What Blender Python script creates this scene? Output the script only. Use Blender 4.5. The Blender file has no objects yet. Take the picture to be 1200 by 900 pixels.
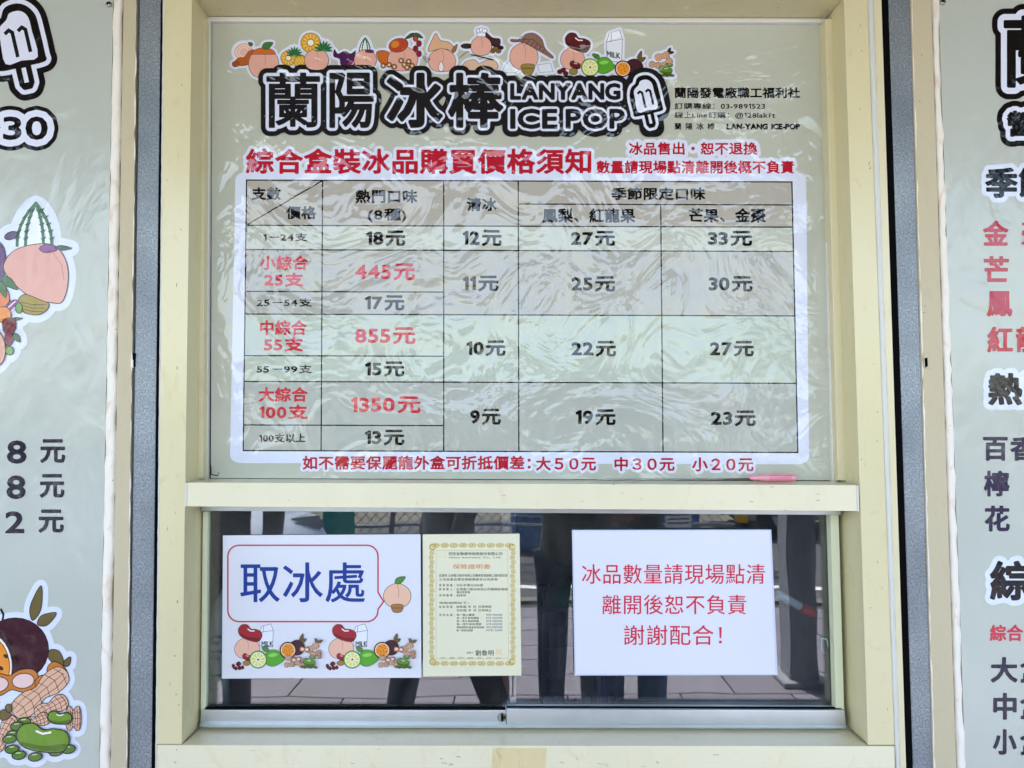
import bpy, bmesh, math, random
import numpy as np
from mathutils import Vector, Matrix
from mathutils.geometry import tessellate_polygon
random.seed(7)
R_ = math.radians
SC = bpy.context.scene
COL = SC.collection

# ------------------------------------------------------------------ camera
F = 867.0                      # focal length in photo pixels (photo 1200 x 900)
YAW, PIT, ROL = R_(0.06), R_(-2.382), R_(-0.14)
def _rot(y, p, r):
    Ry = np.array([[math.cos(y), 0, math.sin(y)], [0, 1, 0], [-math.sin(y), 0, math.cos(y)]])
    Rx = np.array([[1, 0, 0], [0, math.cos(p), -math.sin(p)], [0, math.sin(p), math.cos(p)]])
    Rz = np.array([[math.cos(r), -math.sin(r), 0], [math.sin(r), math.cos(r), 0], [0, 0, 1]])
    return Ry @ Rx @ Rz
CM = _rot(YAW, PIT, ROL)
CAM = Vector((0, -1.6, 1.5))
cam = bpy.data.cameras.new('camera'); cam.sensor_width = 36; cam.lens = F / 1200 * 36
cam.clip_start = 0.02; cam.clip_end = 900
co = bpy.data.objects.new('camera', cam); COL.objects.link(co)
def _sw(v): return Vector((v[0], v[2], v[1]))
rgt, up, fwd = (_sw(CM @ np.array(a, float)) for a in ((1, 0, 0), (0, 1, 0), (0, 0, 1)))
m4 = Matrix.Identity(4)
for i in range(3):
    m4[i][0], m4[i][1], m4[i][2], m4[i][3] = rgt[i], up[i], -fwd[i], CAM[i]
co.matrix_world = m4
SC.camera = co

# ------------------------------------------------------------------ world, sun, exposure
SUN_EL, SUN_AZ = R_(62), R_(205)          # compass style: sun stands over the street, to the left
w = bpy.data.worlds.new('World'); SC.world = w; w.use_nodes = True
nt = w.node_tree; nt.nodes.clear()
sk = nt.nodes.new('ShaderNodeTexSky'); sk.sky_type = 'NISHITA'; sk.sun_disc = False
sk.sun_elevation = SUN_EL; sk.sun_rotation = SUN_AZ; sk.dust_density = 2.0; sk.air_density = 1.0
bg = nt.nodes.new('ShaderNodeBackground'); bg.inputs[1].default_value = 0.13
wo = nt.nodes.new('ShaderNodeOutputWorld')
nt.links.new(sk.outputs[0], bg.inputs[0]); nt.links.new(bg.outputs[0], wo.inputs[0])
sl = bpy.data.lights.new('sun', 'SUN'); sl.energy = 3.6; sl.angle = R_(0.5); sl.color = (1, 0.95, 0.88)
so = bpy.data.objects.new('sun', sl); COL.objects.link(so)
sd = Vector((math.sin(SUN_AZ) * math.cos(SUN_EL), math.cos(SUN_AZ) * math.cos(SUN_EL), math.sin(SUN_EL)))
so.rotation_euler = sd.to_track_quat('Z', 'Y').to_euler(); so.location = (0, -6, 8)
SC.view_settings.view_transform = 'Standard'; SC.view_settings.look = 'None'
SC.view_settings.gamma = 1; SC.view_settings.use_curve_mapping = False
SC.view_settings.exposure = 2.65
SC.render.engine = 'CYCLES'
SC.cycles.max_bounces = 8

# ------------------------------------------------------------------ photo geometry helpers
def P(px, py, Y=0.0):
    d = CM @ np.array([(px - 600) / F, -(py - 450) / F, 1.0])
    t = (Y - CAM.y) / d[2]
    return Vector((CAM.x + d[0] * t, Y, CAM.z + d[1] * t))
def lin(a, b): return lambda y: a + (b - a) * y / 900.0

def L(c):                      # '#rrggbb' to linear
    if not isinstance(c, str): return c
    v = [int(c[i:i + 2], 16) / 255 for i in (1, 3, 5)]
    return tuple(x / 12.92 if x <= .04045 else ((x + .055) / 1.055) ** 2.4 for x in v)

# ------------------------------------------------------------------ object helpers
def wloc(o):
    v = Vector((0, 0, 0))
    while o is not None:
        v += o.location; o = o.parent
    return v
def thing(name, label, cat, loc=(0, 0, 0), group=None):
    o = bpy.data.objects.new(name, None); COL.objects.link(o); o.location = loc
    o.empty_display_size = 0.1
    o['label'] = label; o['category'] = cat
    if group: o['group'] = group
    return o
def link(name, me, parent=None, mats=None, smooth=False, label=None):
    o = bpy.data.objects.new(name, me); COL.objects.link(o)
    if parent is not None:
        me.transform(Matrix.Translation(-wloc(parent))); o.parent = parent
    for m in (mats or []): me.materials.append(m)
    if smooth:
        for p in me.polygons: p.use_smooth = True
    if label: o['label'] = label
    return o
def from_bm(name, bm, parent, mats, smooth=False, label=None):
    me = bpy.data.meshes.new(name); bm.normal_update(); bm.to_mesh(me); bm.free()
    return link(name, me, parent, mats if isinstance(mats, (list, tuple)) else [mats], smooth, label)
def structure(o): o['kind'] = 'structure'; return o
def stuff(o): o['kind'] = 'stuff'; return o

def bm_prism(bm, front, depth, bev=0.0, mi=0, seg=2):
    """front: list of world points (any order round), extruded along +Y by depth"""
    n = len(front)
    f = [bm.verts.new(p) for p in front]; b = [bm.verts.new(p + Vector((0, depth, 0))) for p in front]
    fs = [bm.faces.new(f), bm.faces.new(b[::-1])]
    for i in range(n): fs.append(bm.faces.new((f[(i + 1) % n], f[i], b[i], b[(i + 1) % n])))
    for x in fs: x.material_index = mi
    bmesh.ops.recalc_face_normals(bm, faces=fs)
    if bev > 0:
        es = {e for x in fs for e in x.edges}
        r = bmesh.ops.bevel(bm, geom=list(es), offset=bev, segments=seg, affect='EDGES', profile=0.6)
        for x in r['faces']: x.material_index = mi
    return bm
def bar(name, quad, Y, depth, m, parent, bev=0.0015, label=None):
    """quad: four photo points of the front face TL TR BR BL"""
    bm = bmesh.new(); bm_prism(bm, [P(x, y, Y) for x, y in quad], depth, bev)
    return from_bm(name, bm, parent, m, label=label)
def vbar(name, la, lb, y0, y1, Y, depth, m, parent, bev=0.0015, label=None):
    return bar(name, [(la(y0), y0), (lb(y0), y0), (lb(y1), y1), (la(y1), y1)], Y, depth, m, parent, bev, label)
def bm_box(bm, c, s, bev=0.0, mi=0, rz=0.0, rx=0.0, ry=0.0):
    M = Matrix.Translation(c) @ Matrix.Rotation(rz, 4, 'Z') @ Matrix.Rotation(rx, 4, 'X') @ Matrix.Rotation(ry, 4, 'Y') @ Matrix.Diagonal((s[0], s[1], s[2], 1))
    r = bmesh.ops.create_cube(bm, size=1, matrix=M)
    vs = r['verts']; fs = {f for v in vs for f in v.link_faces}
    for f in fs: f.material_index = mi
    if bev > 0:
        rr = bmesh.ops.bevel(bm, geom=list({e for f in fs for e in f.edges}), offset=bev, segments=2, affect='EDGES')
        for f in rr['faces']: f.material_index = mi
def box(name, c, s, m, parent=None, bev=0.0, rz=0.0, rx=0.0, ry=0.0, label=None):
    bm = bmesh.new(); bm_box(bm, Vector(c), s, bev, 0, rz, rx, ry)
    return from_bm(name, bm, parent, m, label=label)
def bm_tube(bm, pts, rad, n=10, mi=0, cap=True):
    pts = [Vector(p) for p in pts]; rings = []
    rad = rad if isinstance(rad, (list, tuple)) else [rad] * len(pts)
    for i, p in enumerate(pts):
        t = (pts[min(i + 1, len(pts) - 1)] - pts[max(i - 1, 0)]).normalized()
        a = t.cross(Vector((0, 0, 1)) if abs(t.z) < .9 else Vector((1, 0, 0))).normalized(); b = t.cross(a)
        rings.append([bm.verts.new(p + (a * math.cos(k * 2 * math.pi / n) + b * math.sin(k * 2 * math.pi / n)) * rad[i]) for k in range(n)])
    fs = []
    for i in range(len(pts) - 1):
        for k in range(n): fs.append(bm.faces.new((rings[i][k], rings[i][(k + 1) % n], rings[i + 1][(k + 1) % n], rings[i + 1][k])))
    if cap: fs += [bm.faces.new(rings[0][::-1]), bm.faces.new(rings[-1])]
    for f in fs: f.material_index = mi; f.smooth = True
    bmesh.ops.recalc_face_normals(bm, faces=fs)
def tube(name, pts, rad, m, parent=None, n=12, label=None):
    bm = bmesh.new(); bm_tube(bm, pts, rad, n)
    return from_bm(name, bm, parent, m, label=label)

# ------------------------------------------------------------------ materials
MATS = {}
def _nodes(name):
    m = bpy.data.materials.new(name); m.use_nodes = True
    t = m.node_tree; b = t.nodes['Principled BSDF']
    return m, t, b
def N(t, kind, **kw):
    n = t.nodes.new('ShaderNode' + kind)
    for k, v in kw.items():
        if k in n.inputs.keys(): n.inputs[k].default_value = v
        else: setattr(n, k, v)
    return n
def pos(t, sx=1, sy=1, sz=1):
    g = t.nodes.new('ShaderNodeNewGeometry'); mp = t.nodes.new('ShaderNodeMapping')
    mp.inputs['Scale'].default_value = (sx, sy, sz); t.links.new(g.outputs['Position'], mp.inputs['Vector'])
    return mp.outputs[0]
def noise(t, vec, scale, detail=4, dist=0.0, rough=.5):
    n = N(t, 'TexNoise', Scale=scale, Detail=detail, Distortion=dist, Roughness=rough)
    t.links.new(vec, n.inputs['Vector']); return n.outputs['Fac']
def ramp(t, fac, stops):
    r = t.nodes.new('ShaderNodeValToRGB'); e = r.color_ramp.elements
    while len(e) < len(stops): e.new(0.5)
    for k, (p, c) in enumerate(stops):
        e[k].position = p; c = L(c) if isinstance(c, str) else ((c,) * 3 if isinstance(c, (int, float)) else c)
        e[k].color = (*c, 1)
    t.links.new(fac, r.inputs[0]); return r.outputs[0]
def mixc(t, fac, a, b, mode='MIX'):
    n = t.nodes.new('ShaderNodeMix'); n.data_type = 'RGBA'; n.blend_type = mode
    for s, v in ((0, fac), (6, a), (7, b)):
        if hasattr(v, 'is_linked') or hasattr(v, 'links'): t.links.new(v, n.inputs[s])
        else: n.inputs[s].default_value = v if s == 0 else (*L(v), 1) if isinstance(v, str) or len(v) == 3 else v
    return n.outputs[2]
def bump(t, h, strength, dist=0.001, normal=None):
    b = N(t, 'Bump', Strength=strength, Distance=dist); t.links.new(h, b.inputs['Height'])
    if normal is not None: t.links.new(normal, b.inputs['Normal'])
    return b.outputs[0]
def math_(t, op, a, b=None):
    n = t.nodes.new('ShaderNodeMath'); n.operation = op
    for i, v in enumerate((a, b)):
        if v is None: continue
        if isinstance(v, (int, float)): n.inputs[i].default_value = v
        else: t.links.new(v, n.inputs[i])
    return n.outputs[0]

def crumple(t):
    """wrinkled laminating film over the big poster: long soft folds, strong ones in the middle"""
    v = pos(t)
    h1 = noise(t, v, 5.5, 3, 1.6, .5)
    h2 = noise(t, pos(t, 1.0, 1, 1.5), 13, 3, 1.2, .55)
    h3 = noise(t, v, 40, 2, 1.0, .5)
    n1 = N(t, 'TexVoronoi', Scale=7.5); n1.feature = 'SMOOTH_F1'; n1.inputs['Smoothness'].default_value = .35
    dv = t.nodes.new('ShaderNodeVectorMath'); dv.operation = 'ADD'
    nz = N(t, 'TexNoise', Scale=6.0, Detail=3.0); t.links.new(v, nz.inputs['Vector'])
    sc = t.nodes.new('ShaderNodeVectorMath'); sc.operation = 'SCALE'; sc.inputs['Scale'].default_value = .35
    t.links.new(nz.outputs['Color'], sc.inputs[0]); t.links.new(v, dv.inputs[0]); t.links.new(sc.outputs[0], dv.inputs[1])
    t.links.new(dv.outputs[0], n1.inputs['Vector'])
    mask = ramp(t, noise(t, v, 2.6, 2, .6), [(.40, .12), (.60, 1.0)])
    a = bump(t, h1, 1.0, 0.0155); b = bump(t, h2, 1.0, 0.0011, a)
    t.links.new(mask, b.node.inputs['Strength'])
    c = bump(t, n1.outputs['Distance'], 1.0, 0.0028, b)
    t.links.new(mask, c.node.inputs['Strength'])
    return bump(t, h3, 1.0, 0.00008, c)
def peel(t):
    """fine uneven skin of the adhesive film on the side boards"""
    v = pos(t, 1, 1, .55)
    a = bump(t, noise(t, v, 8, 3, 1.0), 1.0, 0.0095)
    b = bump(t, noise(t, v, 44, 4, 1.6, .65), 1.0, 0.0010, a)
    return bump(t, noise(t, v, 150, 3, 1.2, .6), 1.0, 0.00030, b)

def printed(c, film, vary=0.03):
    key = (c, film)
    if key in MATS: return MATS[key]
    m, t, b = _nodes('printed_' + film)
    rgb = L(c)
    f = noise(t, pos(t), 3, 4)
    lo = tuple(x * (1 - vary) for x in rgb); hi = tuple(min(1, x * (1 + vary)) for x in rgb)
    t.links.new(ramp(t, f, [(.3, lo), (.7, hi)]), b.inputs['Base Color'])
    b.inputs['Roughness'].default_value = .55
    b.inputs['Specular IOR Level'].default_value = .2 if film == 'paper' else 0.0
    if film != 'paper':
        b.inputs['Coat Weight'].default_value = 1; b.inputs['Coat Roughness'].default_value = .02 if film == 'poster' else .025
        b.inputs['Coat IOR'].default_value = 1.52 if film == 'poster' else 1.5
        t.links.new(crumple(t) if film == 'poster' else peel(t), b.inputs['Coat Normal'])
    else:
        b.inputs['Coat Weight'].default_value = .25; b.inputs['Coat Roughness'].default_value = .25
    MATS[key] = m; return m

def painted(name, c, rough=.4, wear=.5, dirt='#8a7550', orange=.0, spec=.4, fine=.0004, spots=False):
    """old painted metal or render with streaky ageing, dots and shallow relief"""
    m, t, b = _nodes(name)
    rgb = L(c); lo = tuple(x * .93 for x in rgb)
    f = noise(t, pos(t, 1, 1, .15), 14, 5, .4)
    base = mixc(t, f, lo, rgb)
    d = noise(t, pos(t, 1, 1, .5), 30, 6, .8, .65)
    dm = ramp(t, d, [(.58 - .06 * wear, 0.0), (.72, min(1.0, wear))])
    base = mixc(t, dm, base, dirt)
    if spots:
        vo = N(t, 'TexVoronoi', Scale=42.0); t.links.new(pos(t), vo.inputs['Vector'])
        sp = ramp(t, vo.outputs['Distance'], [(.035, 1.0), (.06, 0.0)])
        pick = ramp(t, noise(t, pos(t), 25, 2), [(.56, 0.0), (.6, 1.0)])
        base = mixc(t, math_(t, 'MULTIPLY', sp, pick), base, '#3a2a1c')
    t.links.new(base, b.inputs['Base Color'])
    rr = ramp(t, f, [(.2, rough * .8), (.8, min(1, rough * 1.3))]); t.links.new(rr, b.inputs['Roughness'])
    b.inputs['Specular IOR Level'].default_value = spec
    h = bump(t, noise(t, pos(t, 1, 1, .4), 90, 4), 1.0, fine)
    t.links.new(bump(t, noise(t, pos(t, 1, 1, .3), 7, 2), 1.0, .002, h), b.inputs['Normal'])
    return m
def plain(name, c, rough=.5, metal=0.0, coat=0.0, bmp=0.0, bs=60, vary=.12, spec=.5):
    m, t, b = _nodes(name)
    rgb = L(c); f = noise(t, pos(t), bs * .3, 4)
    t.links.new(ramp(t, f, [(.3, tuple(x * (1 - vary) for x in rgb)), (.7, tuple(min(1, x * (1 + vary)) for x in rgb))]), b.inputs['Base Color'])
    b.inputs['Roughness'].default_value = rough; b.inputs['Metallic'].default_value = metal
    b.inputs['Coat Weight'].default_value = coat; b.inputs['Specular IOR Level'].default_value = spec
    if bmp: t.links.new(bump(t, noise(t, pos(t), bs, 4), 1.0, bmp), b.inputs['Normal'])
    return m

M_cream = painted('cream_aluminium', '#dfd5a8', .22, .22, '#b79c63', spec=.5, fine=.00008, spots=True)
M_cream2 = painted('cream_reveal', '#e2d8b0', .22, .2, '#b79c63', spec=.5, fine=.00008)
M_sillp = painted('cream_sill', '#ebe4c2', .22, .25, '#c9b47c', spec=.5, fine=.00008, spots=True)
M_white = painted('white_sash', '#ecebe2', .35, .10, '#a3977a', fine=.0001)
M_caulk = painted('white_sealant', '#f3ecdd', .6, .6, '#d5a878', fine=.0012, spots=True)
M_caulk2 = painted('clear_sealant', '#d8d8cc', .4, .1, '#a3977a', fine=.0004)
M_beige = painted('beige_paint', '#c9bd9c', .55, .18, '#a8966c', fine=.0008, spots=True)
M_wall = painted('wall_render', '#cfc6ac', .75, .2, '#a8966c', fine=.002)
M_alu = plain('brushed_aluminium', '#c4cacb', .32, .75, vary=.05)
M_black = plain('black_rubber', '#040405', .9, spec=.1)
M_dirt = plain('dirty_ledge', '#8f7d63', .8, bmp=.0004)
M_chrome = plain('steel', '#9a9a98', .22, 1.0, vary=.05)
M_pink = plain('pink_plastic', '#f2a3b2', .3, coat=.4, vary=.05)
M_tape = painted('peeled_tape', '#e3d3a0', .7, .6, '#b4935a', fine=.0012)

def galvanised():
    m, t, b = _nodes('galvanised_steel')
    vo = N(t, 'TexVoronoi', Scale=170.0); vo.feature = 'F1'; t.links.new(pos(t), vo.inputs['Vector'])
    v2 = N(t, 'TexNoise', Scale=300.0, Detail=3.0); t.links.new(pos(t, 1, 1, .8), v2.inputs['Vector'])
    big = noise(t, pos(t), 5, 3)
    c = mixc(t, ramp(t, v2.outputs['Fac'], [(.36, 0.0), (.66, 1.0)]), '#727a7f', '#b2b9bb')
    c = mixc(t, ramp(t, vo.outputs['Color'], [(.2, 0.0), (.9, .6)]), c, '#8b9397')
    c = mixc(t, ramp(t, big, [(.3, 0.0), (.7, .55)]), c, '#525a61')
    t.links.new(c, b.inputs['Base Color']); b.inputs['Metallic'].default_value = .3
    b.inputs['Roughness'].default_value = .42
    t.links.new(bump(t, v2.outputs['Fac'], 1.0, .0002), b.inputs['Normal'])
    return m
M_galv = galvanised()

def glass_mat(name, tint=(.93, .96, .95), ior=1.5, refl=(1, 1, 1)):
    m = bpy.data.materials.new(name); m.use_nodes = True; t = m.node_tree; t.nodes.clear()
    o = t.nodes.new('ShaderNodeOutputMaterial'); mx = t.nodes.new('ShaderNodeMixShader')
    fr = N(t, 'Fresnel', IOR=ior); tr = N(t, 'BsdfTransparent', Color=(*tint, 1)); gl = N(t, 'BsdfGlossy', Color=(*refl, 1), Roughness=0.0)
    g = bump(t, noise(t, pos(t), 2.5, 2), 1.0, .0012); t.links.new(g, gl.inputs['Normal'])
    t.links.new(fr.outputs[0], mx.inputs[0]); t.links.new(tr.outputs[0], mx.inputs[1]); t.links.new(gl.outputs[0], mx.inputs[2])
    # dust and wiping smears on the pane
    df = N(t, 'BsdfDiffuse', Color=(.75, .78, .82, 1)); m2 = t.nodes.new('ShaderNodeMixShader')
    sm = noise(t, pos(t, 1, 1, .45), 9, 6, 2.5, .6)
    fm = ramp(t, sm, [(.35, .004), (.7, .03)]); t.links.new(fm, m2.inputs[0]); t.links.new(mx.outputs[0], m2.inputs[1]); t.links.new(df.outputs[0], m2.inputs[2])
    t.links.new(m2.outputs[0], o.inputs[0]); return m
M_glass = glass_mat('window_glass', (.84, .87, .88), 1.8)

# ------------------------------------------------------------------ flat print engine (outlines of glyphs -> distance field -> mesh)
def glyph_segments(text, shear=0.0):
    c = bpy.data.curves.new('tmp', 'FONT'); c.body = text; c.resolution_u = 3; c.fill_mode = 'FRONT'
    o = bpy.data.objects.new('tmp', c); COL.objects.link(o)
    me = o.evaluated_get(bpy.context.evaluated_depsgraph_get()).to_mesh()
    co_ = np.zeros(len(me.vertices) * 3); me.vertices.foreach_get('co', co_); co_ = co_.reshape(-1, 3)[:, :2]
    cnt = {}
    key = [(round(float(a), 4), round(float(b), 4)) for a, b in co_]
    tris = []
    for p in me.polygons:
        v = list(p.vertices); tris.append([co_[i] for i in v])
        for i in range(len(v)):
            k = tuple(sorted((key[v[i]], key[v[(i + 1) % len(v)]]))); cnt[k] = cnt.get(k, 0) + 1
    segs = np.array([k for k, n in cnt.items() if n == 1 and k[0] != k[1]], dtype=np.float32)
    o.evaluated_get(bpy.context.evaluated_depsgraph_get()).to_mesh_clear()
    bpy.data.objects.remove(o); bpy.data.curves.remove(c)
    return segs, tris
GC = {}
def glyph(ch):
    if ch == '1' and ch not in GC:      # a one with a flag, as on the poster
        p = [(.13, .0), (.225, .0), (.225, .71), (.15, .71), (.0, .60), (.035, .52), (.13, .575)]
        GC[ch] = (np.array([[p[i], p[(i + 1) % 7]] for i in range(7)], np.float32), [[np.array(q) for q in p]])
    if ch not in GC: GC[ch] = glyph_segments(ch)
    return GC[ch]
def layout(text, box_, track=0.0):
    """segments of every glyph mapped to the photo box (x0,y0,x1,y1)"""
    x = 0; items = []
    for ch in text:
        if ch in ' \u3000': x += .45 if ch == ' ' else 1.0; continue
        s, tr = glyph(ch); cjk = ord(ch) > 0x2000
        mn, mx = s.reshape(-1, 2).min(0), s.reshape(-1, 2).max(0)
        if cjk: off, adv = 0.0, 1.02
        else: off, adv = -mn[0], (mx[0] - mn[0]) + .12
        if ord(ch) >= 0xff10 and ord(ch) <= 0xff19: off, adv = 0.0, .95
        items.append((s + np.array([x + off, 0], np.float32), [[np.array([q[0] + x + off, q[1]]) for q in tt] for tt in tr])); x += adv + track
    A = np.concatenate([i[0].reshape(-1, 2) for i in items]); mn, mx = A.min(0), A.max(0)
    x0, y0, x1, y1 = box_; sx = (x1 - x0) / (mx[0] - mn[0]); sy = (y1 - y0) / (mx[1] - mn[1])
    f = lambda q: np.stack([x0 + (q[..., 0] - mn[0]) * sx, y1 - (q[..., 1] - mn[1]) * sy], -1)
    return [(f(s), [[f(q) for q in tt] for tt in tr]) for s, tr in items]
def poly_segs(pts):
    p = np.array(pts, np.float32); return np.stack([p, np.roll(p, -1, 0)], 1)

def field_into(grid, org, ss, segs, margin):
    """min-combine the signed distance (photo px) of one even-odd shape into grid"""
    mn = segs.reshape(-1, 2).min(0) - margin; mx = segs.reshape(-1, 2).max(0) + margin
    i0 = np.maximum(np.floor((mn - org) * ss).astype(int), 0); i1 = np.minimum(np.ceil((mx - org) * ss).astype(int) + 1, np.array([grid.shape[1], grid.shape[0]]))
    xs = org[0] + np.arange(i0[0], i1[0]) / ss; ys = org[1] + np.arange(i0[1], i1[1]) / ss
    if len(xs) == 0 or len(ys) == 0: return
    X, Y = np.meshgrid(xs.astype(np.float32), ys.astype(np.float32)); q = np.stack([X.ravel(), Y.ravel()], 1)
    out = np.empty(len(q), np.float32); a = segs[:, 0].astype(np.float32); b = segs[:, 1].astype(np.float32); d = b - a; dd = np.maximum((d ** 2).sum(1), 1e-12)
    st = max(1, int(1.5e6 // max(1, len(segs))))
    for k in range(0, len(q), st):
        z = q[k:k + st, None, :]
        rx = z[..., 0] - a[:, 0]; ry = z[..., 1] - a[:, 1]
        tt = np.clip((rx * d[:, 0] + ry * d[:, 1]) / dd, 0, 1)
        ds = ((rx - tt * d[:, 0]) ** 2 + (ry - tt * d[:, 1]) ** 2).min(1)
        c = (a[:, 1] > z[..., 1]) != (b[:, 1] > z[..., 1])
        xi = a[:, 0] + (z[..., 1] - a[:, 1]) * d[:, 0] / np.where(np.abs(d[:, 1]) < 1e-9, 1e-9, d[:, 1])
        ins = ((c & (z[..., 0] < xi)).sum(1) % 2) == 1
        out[k:k + st] = np.where(ins, -np.sqrt(ds), np.sqrt(ds))
    g = grid[i0[1]:i1[1], i0[0]:i1[0]]; np.minimum(g, out.reshape(g.shape), out=g)

def contours(g, org, ss, level, tol):
    """closed iso-lines of g at level"""
    s = g < level
    s[0, :] = s[-1, :] = False; s[:, 0] = s[:, -1] = False
    code = s[:-1, :-1] * 1 + s[:-1, 1:] * 2 + s[1:, 1:] * 4 + s[1:, :-1] * 8
    ys, xs = np.nonzero((code > 0) & (code < 15))
    T = {1: [(3, 0)], 2: [(0, 1)], 3: [(3, 1)], 4: [(1, 2)], 5: [(3, 0), (1, 2)], 6: [(0, 2)], 7: [(3, 2)], 8: [(2, 3)], 9: [(2, 0)],
         10: [(0, 1), (2, 3)], 11: [(2, 1)], 12: [(1, 3)], 13: [(1, 0)], 14: [(0, 3)]}
    nxt = {}
    def ek(x, y, e):
        return (0, x, y) if e == 0 else (1, x + 1, y) if e == 1 else (0, x, y + 1) if e == 2 else (1, x, y)
    for y, x, c in zip(ys.tolist(), xs.tolist(), code[ys, xs].tolist()):
        for a, b in T[c]: nxt[ek(x, y, a)] = ek(x, y, b)
    def pt(k):
        h, x, y = k
        a = g[y, x]; b = g[y, x + 1] if h == 0 else g[y + 1, x]
        t = (level - a) / (b - a) if abs(b - a) > 1e-9 else .5
        t = min(.98, max(.02, t))
        return (org[0] + (x + (t if h == 0 else 0)) / ss, org[1] + (y + (t if h == 1 else 0)) / ss)
    loops = []
    while nxt:
        k0, k = nxt.popitem(); lp = [k0]
        while k != k0 and k in nxt: lp.append(k); k = nxt.pop(k)
        if len(lp) > 3: loops.append(simplify(np.array([pt(q) for q in lp]), tol))
    return [l for l in loops if len(l) > 2]
def simplify(p, tol):
    n = len(p); i = int(np.argmax(((p - p[0]) ** 2).sum(1)))
    keep = set()
    q = np.concatenate([p, p[:1]])
    def dp(a, b):
        stack = [(a, b)]
        while stack:
            a, b = stack.pop(); keep.add(a); keep.add(b)
            if b - a < 2: continue
            d = q[b] - q[a]; l = math.hypot(*d)
            r = q[a + 1:b] - q[a]
            e = np.abs(r[:, 0] * d[1] - r[:, 1] * d[0]) / l if l > 1e-9 else np.hypot(r[:, 0], r[:, 1])
            k = int(np.argmax(e))
            if e[k] > tol: stack += [(a, a + 1 + k), (a + 1 + k, b)]
    dp(0, i); dp(i, n)
    return q[sorted(k for k in keep if k < n)]

def nest(sets):
    """split loop sets into single outlines, each with its own holes"""
    out = []
    for loops in sets:
        if len(loops) == 1: out.append(loops); continue
        ar = []
        for l in loops:
            p = np.asarray(l, float); q = np.roll(p, -1, 0); ar.append(.5 * float((p[:, 0] * q[:, 1] - q[:, 0] * p[:, 1]).sum()))
        sg = 1 if ar[int(np.argmax(np.abs(ar)))] > 0 else -1
        outer = [i for i, a in enumerate(ar) if a * sg > 0]; sets_ = {i: [loops[i]] for i in outer}
        for i, a in enumerate(ar):
            if a * sg > 0: continue
            x, y = loops[i][0]; best = None
            for o in outer:
                if abs(ar[o]) <= abs(a): continue
                p = np.asarray(loops[o], float); q = np.roll(p, -1, 0)
                c = (p[:, 1] > y) != (q[:, 1] > y); dy = np.where(q[:, 1] == p[:, 1], 1e-9, q[:, 1] - p[:, 1])
                if int((c & (x < p[:, 0] + (y - p[:, 1]) * (q[:, 0] - p[:, 0]) / dy)).sum()) % 2 and (best is None or abs(ar[o]) < abs(ar[best])): best = o
            if best is not None: sets_[best].append(loops[i])
        out += list(sets_.values())
    return out

class Print:
    """collects flat coloured shapes in photo coordinates on one plane; each layer a hair nearer"""
    STEP = 0.00007
    def __init__(s, Y, film): s.Y = Y; s.film = film
    def mesh(s, name, groups, parent, label=None, base=1):
        """groups: list of (color, layer, list of loops-lists)"""
        V, Fc, mi, mats = [], [], [], []
        for col, lay, sets in groups:
            m = printed(col, s.film)
            if m not in mats: mats.append(m)
            k = mats.index(m); Y = s.Y - (base + lay) * s.STEP
            for loops in nest(sets):
                Y = s.Y - (base + lay) * s.STEP - (len(V) % 97) * 4e-7
                tri = tessellate_polygon([[Vector((x, y, 0)) for x, y in l] for l in loops]); n0 = len(V)
                flat = [q for l in loops for q in l]
                V += [P(x, y, Y) for x, y in flat]
                for a, b, c in tri:
                    A, B, C = flat[a], flat[b], flat[c]
                    cr = (B[0] - A[0]) * (C[1] - A[1]) - (B[1] - A[1]) * (C[0] - A[0])
                    if abs(cr) < 1e-7: continue
                    Fc.append((n0 + a, n0 + b, n0 + c) if cr < 0 else (n0 + a, n0 + c, n0 + b)); mi.append(k)
        me = bpy.data.meshes.new(name); me.from_pydata(V, [], Fc); me.polygons.foreach_set('material_index', mi)
        return link(name, me, parent, mats, label=label)
    def dil(s, shapes, level, ss=2.0, tol=None):
        """union of shapes (each an array of segments), grown by level px -> list of loop sets"""
        A = np.concatenate([x.reshape(-1, 2) for x in shapes]); m = max(level, 0) + 2.5 / ss
        org = A.min(0) - m - 1 / ss; ext = A.max(0) + m + 1 / ss
        n = np.ceil((ext - org) * ss).astype(int) + 2
        g = np.full((n[1], n[0]), 1e3, np.float32)
        for sh in shapes: field_into(g, org, ss, sh, m)
        np.minimum(g, 99, out=g)
        g[g > 50] = level + m
        return [contours(g, org, ss, level, tol or .16 / ss)]
    def text(s, name, txt, bx, col, parent, w=.0, halo=None, track=0.0, label=None, base=4, slant=0.0):
        """w: stroke growth in px; halo: list of (growth, colour) from the outermost"""
        it = layout(txt, (bx[0] + w, bx[1] + w, bx[2] - w, bx[3] - w), track)
        if slant: it = [(np.stack([q[..., 0], q[..., 1] + slant * (q[..., 0] - bx[0])], -1), tr) for q, tr in it]
        h = bx[3] - bx[1]; ss = min(5.0, max(1.8, 52 / max(h, 1)))
        gr = []
        for k, (g_, c_) in enumerate(halo or []): gr.append((c_, k, s.dil([i[0] for i in it], g_, min(ss, 2.2))))
        for sg, tr in it: gr.append((col, 3, s.dil([sg], w, ss)))
        return s.mesh(name, gr, parent, label, base)
    def tiny(s, name, lines, parent, base=4, label=None):
        gr = []
        for txt, bx, col in lines:
            for sg, tr in layout(txt, bx): gr.append((col, 3, [[tt] for tt in tr]))
        return s.mesh(name, gr, parent, label, base)

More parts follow.
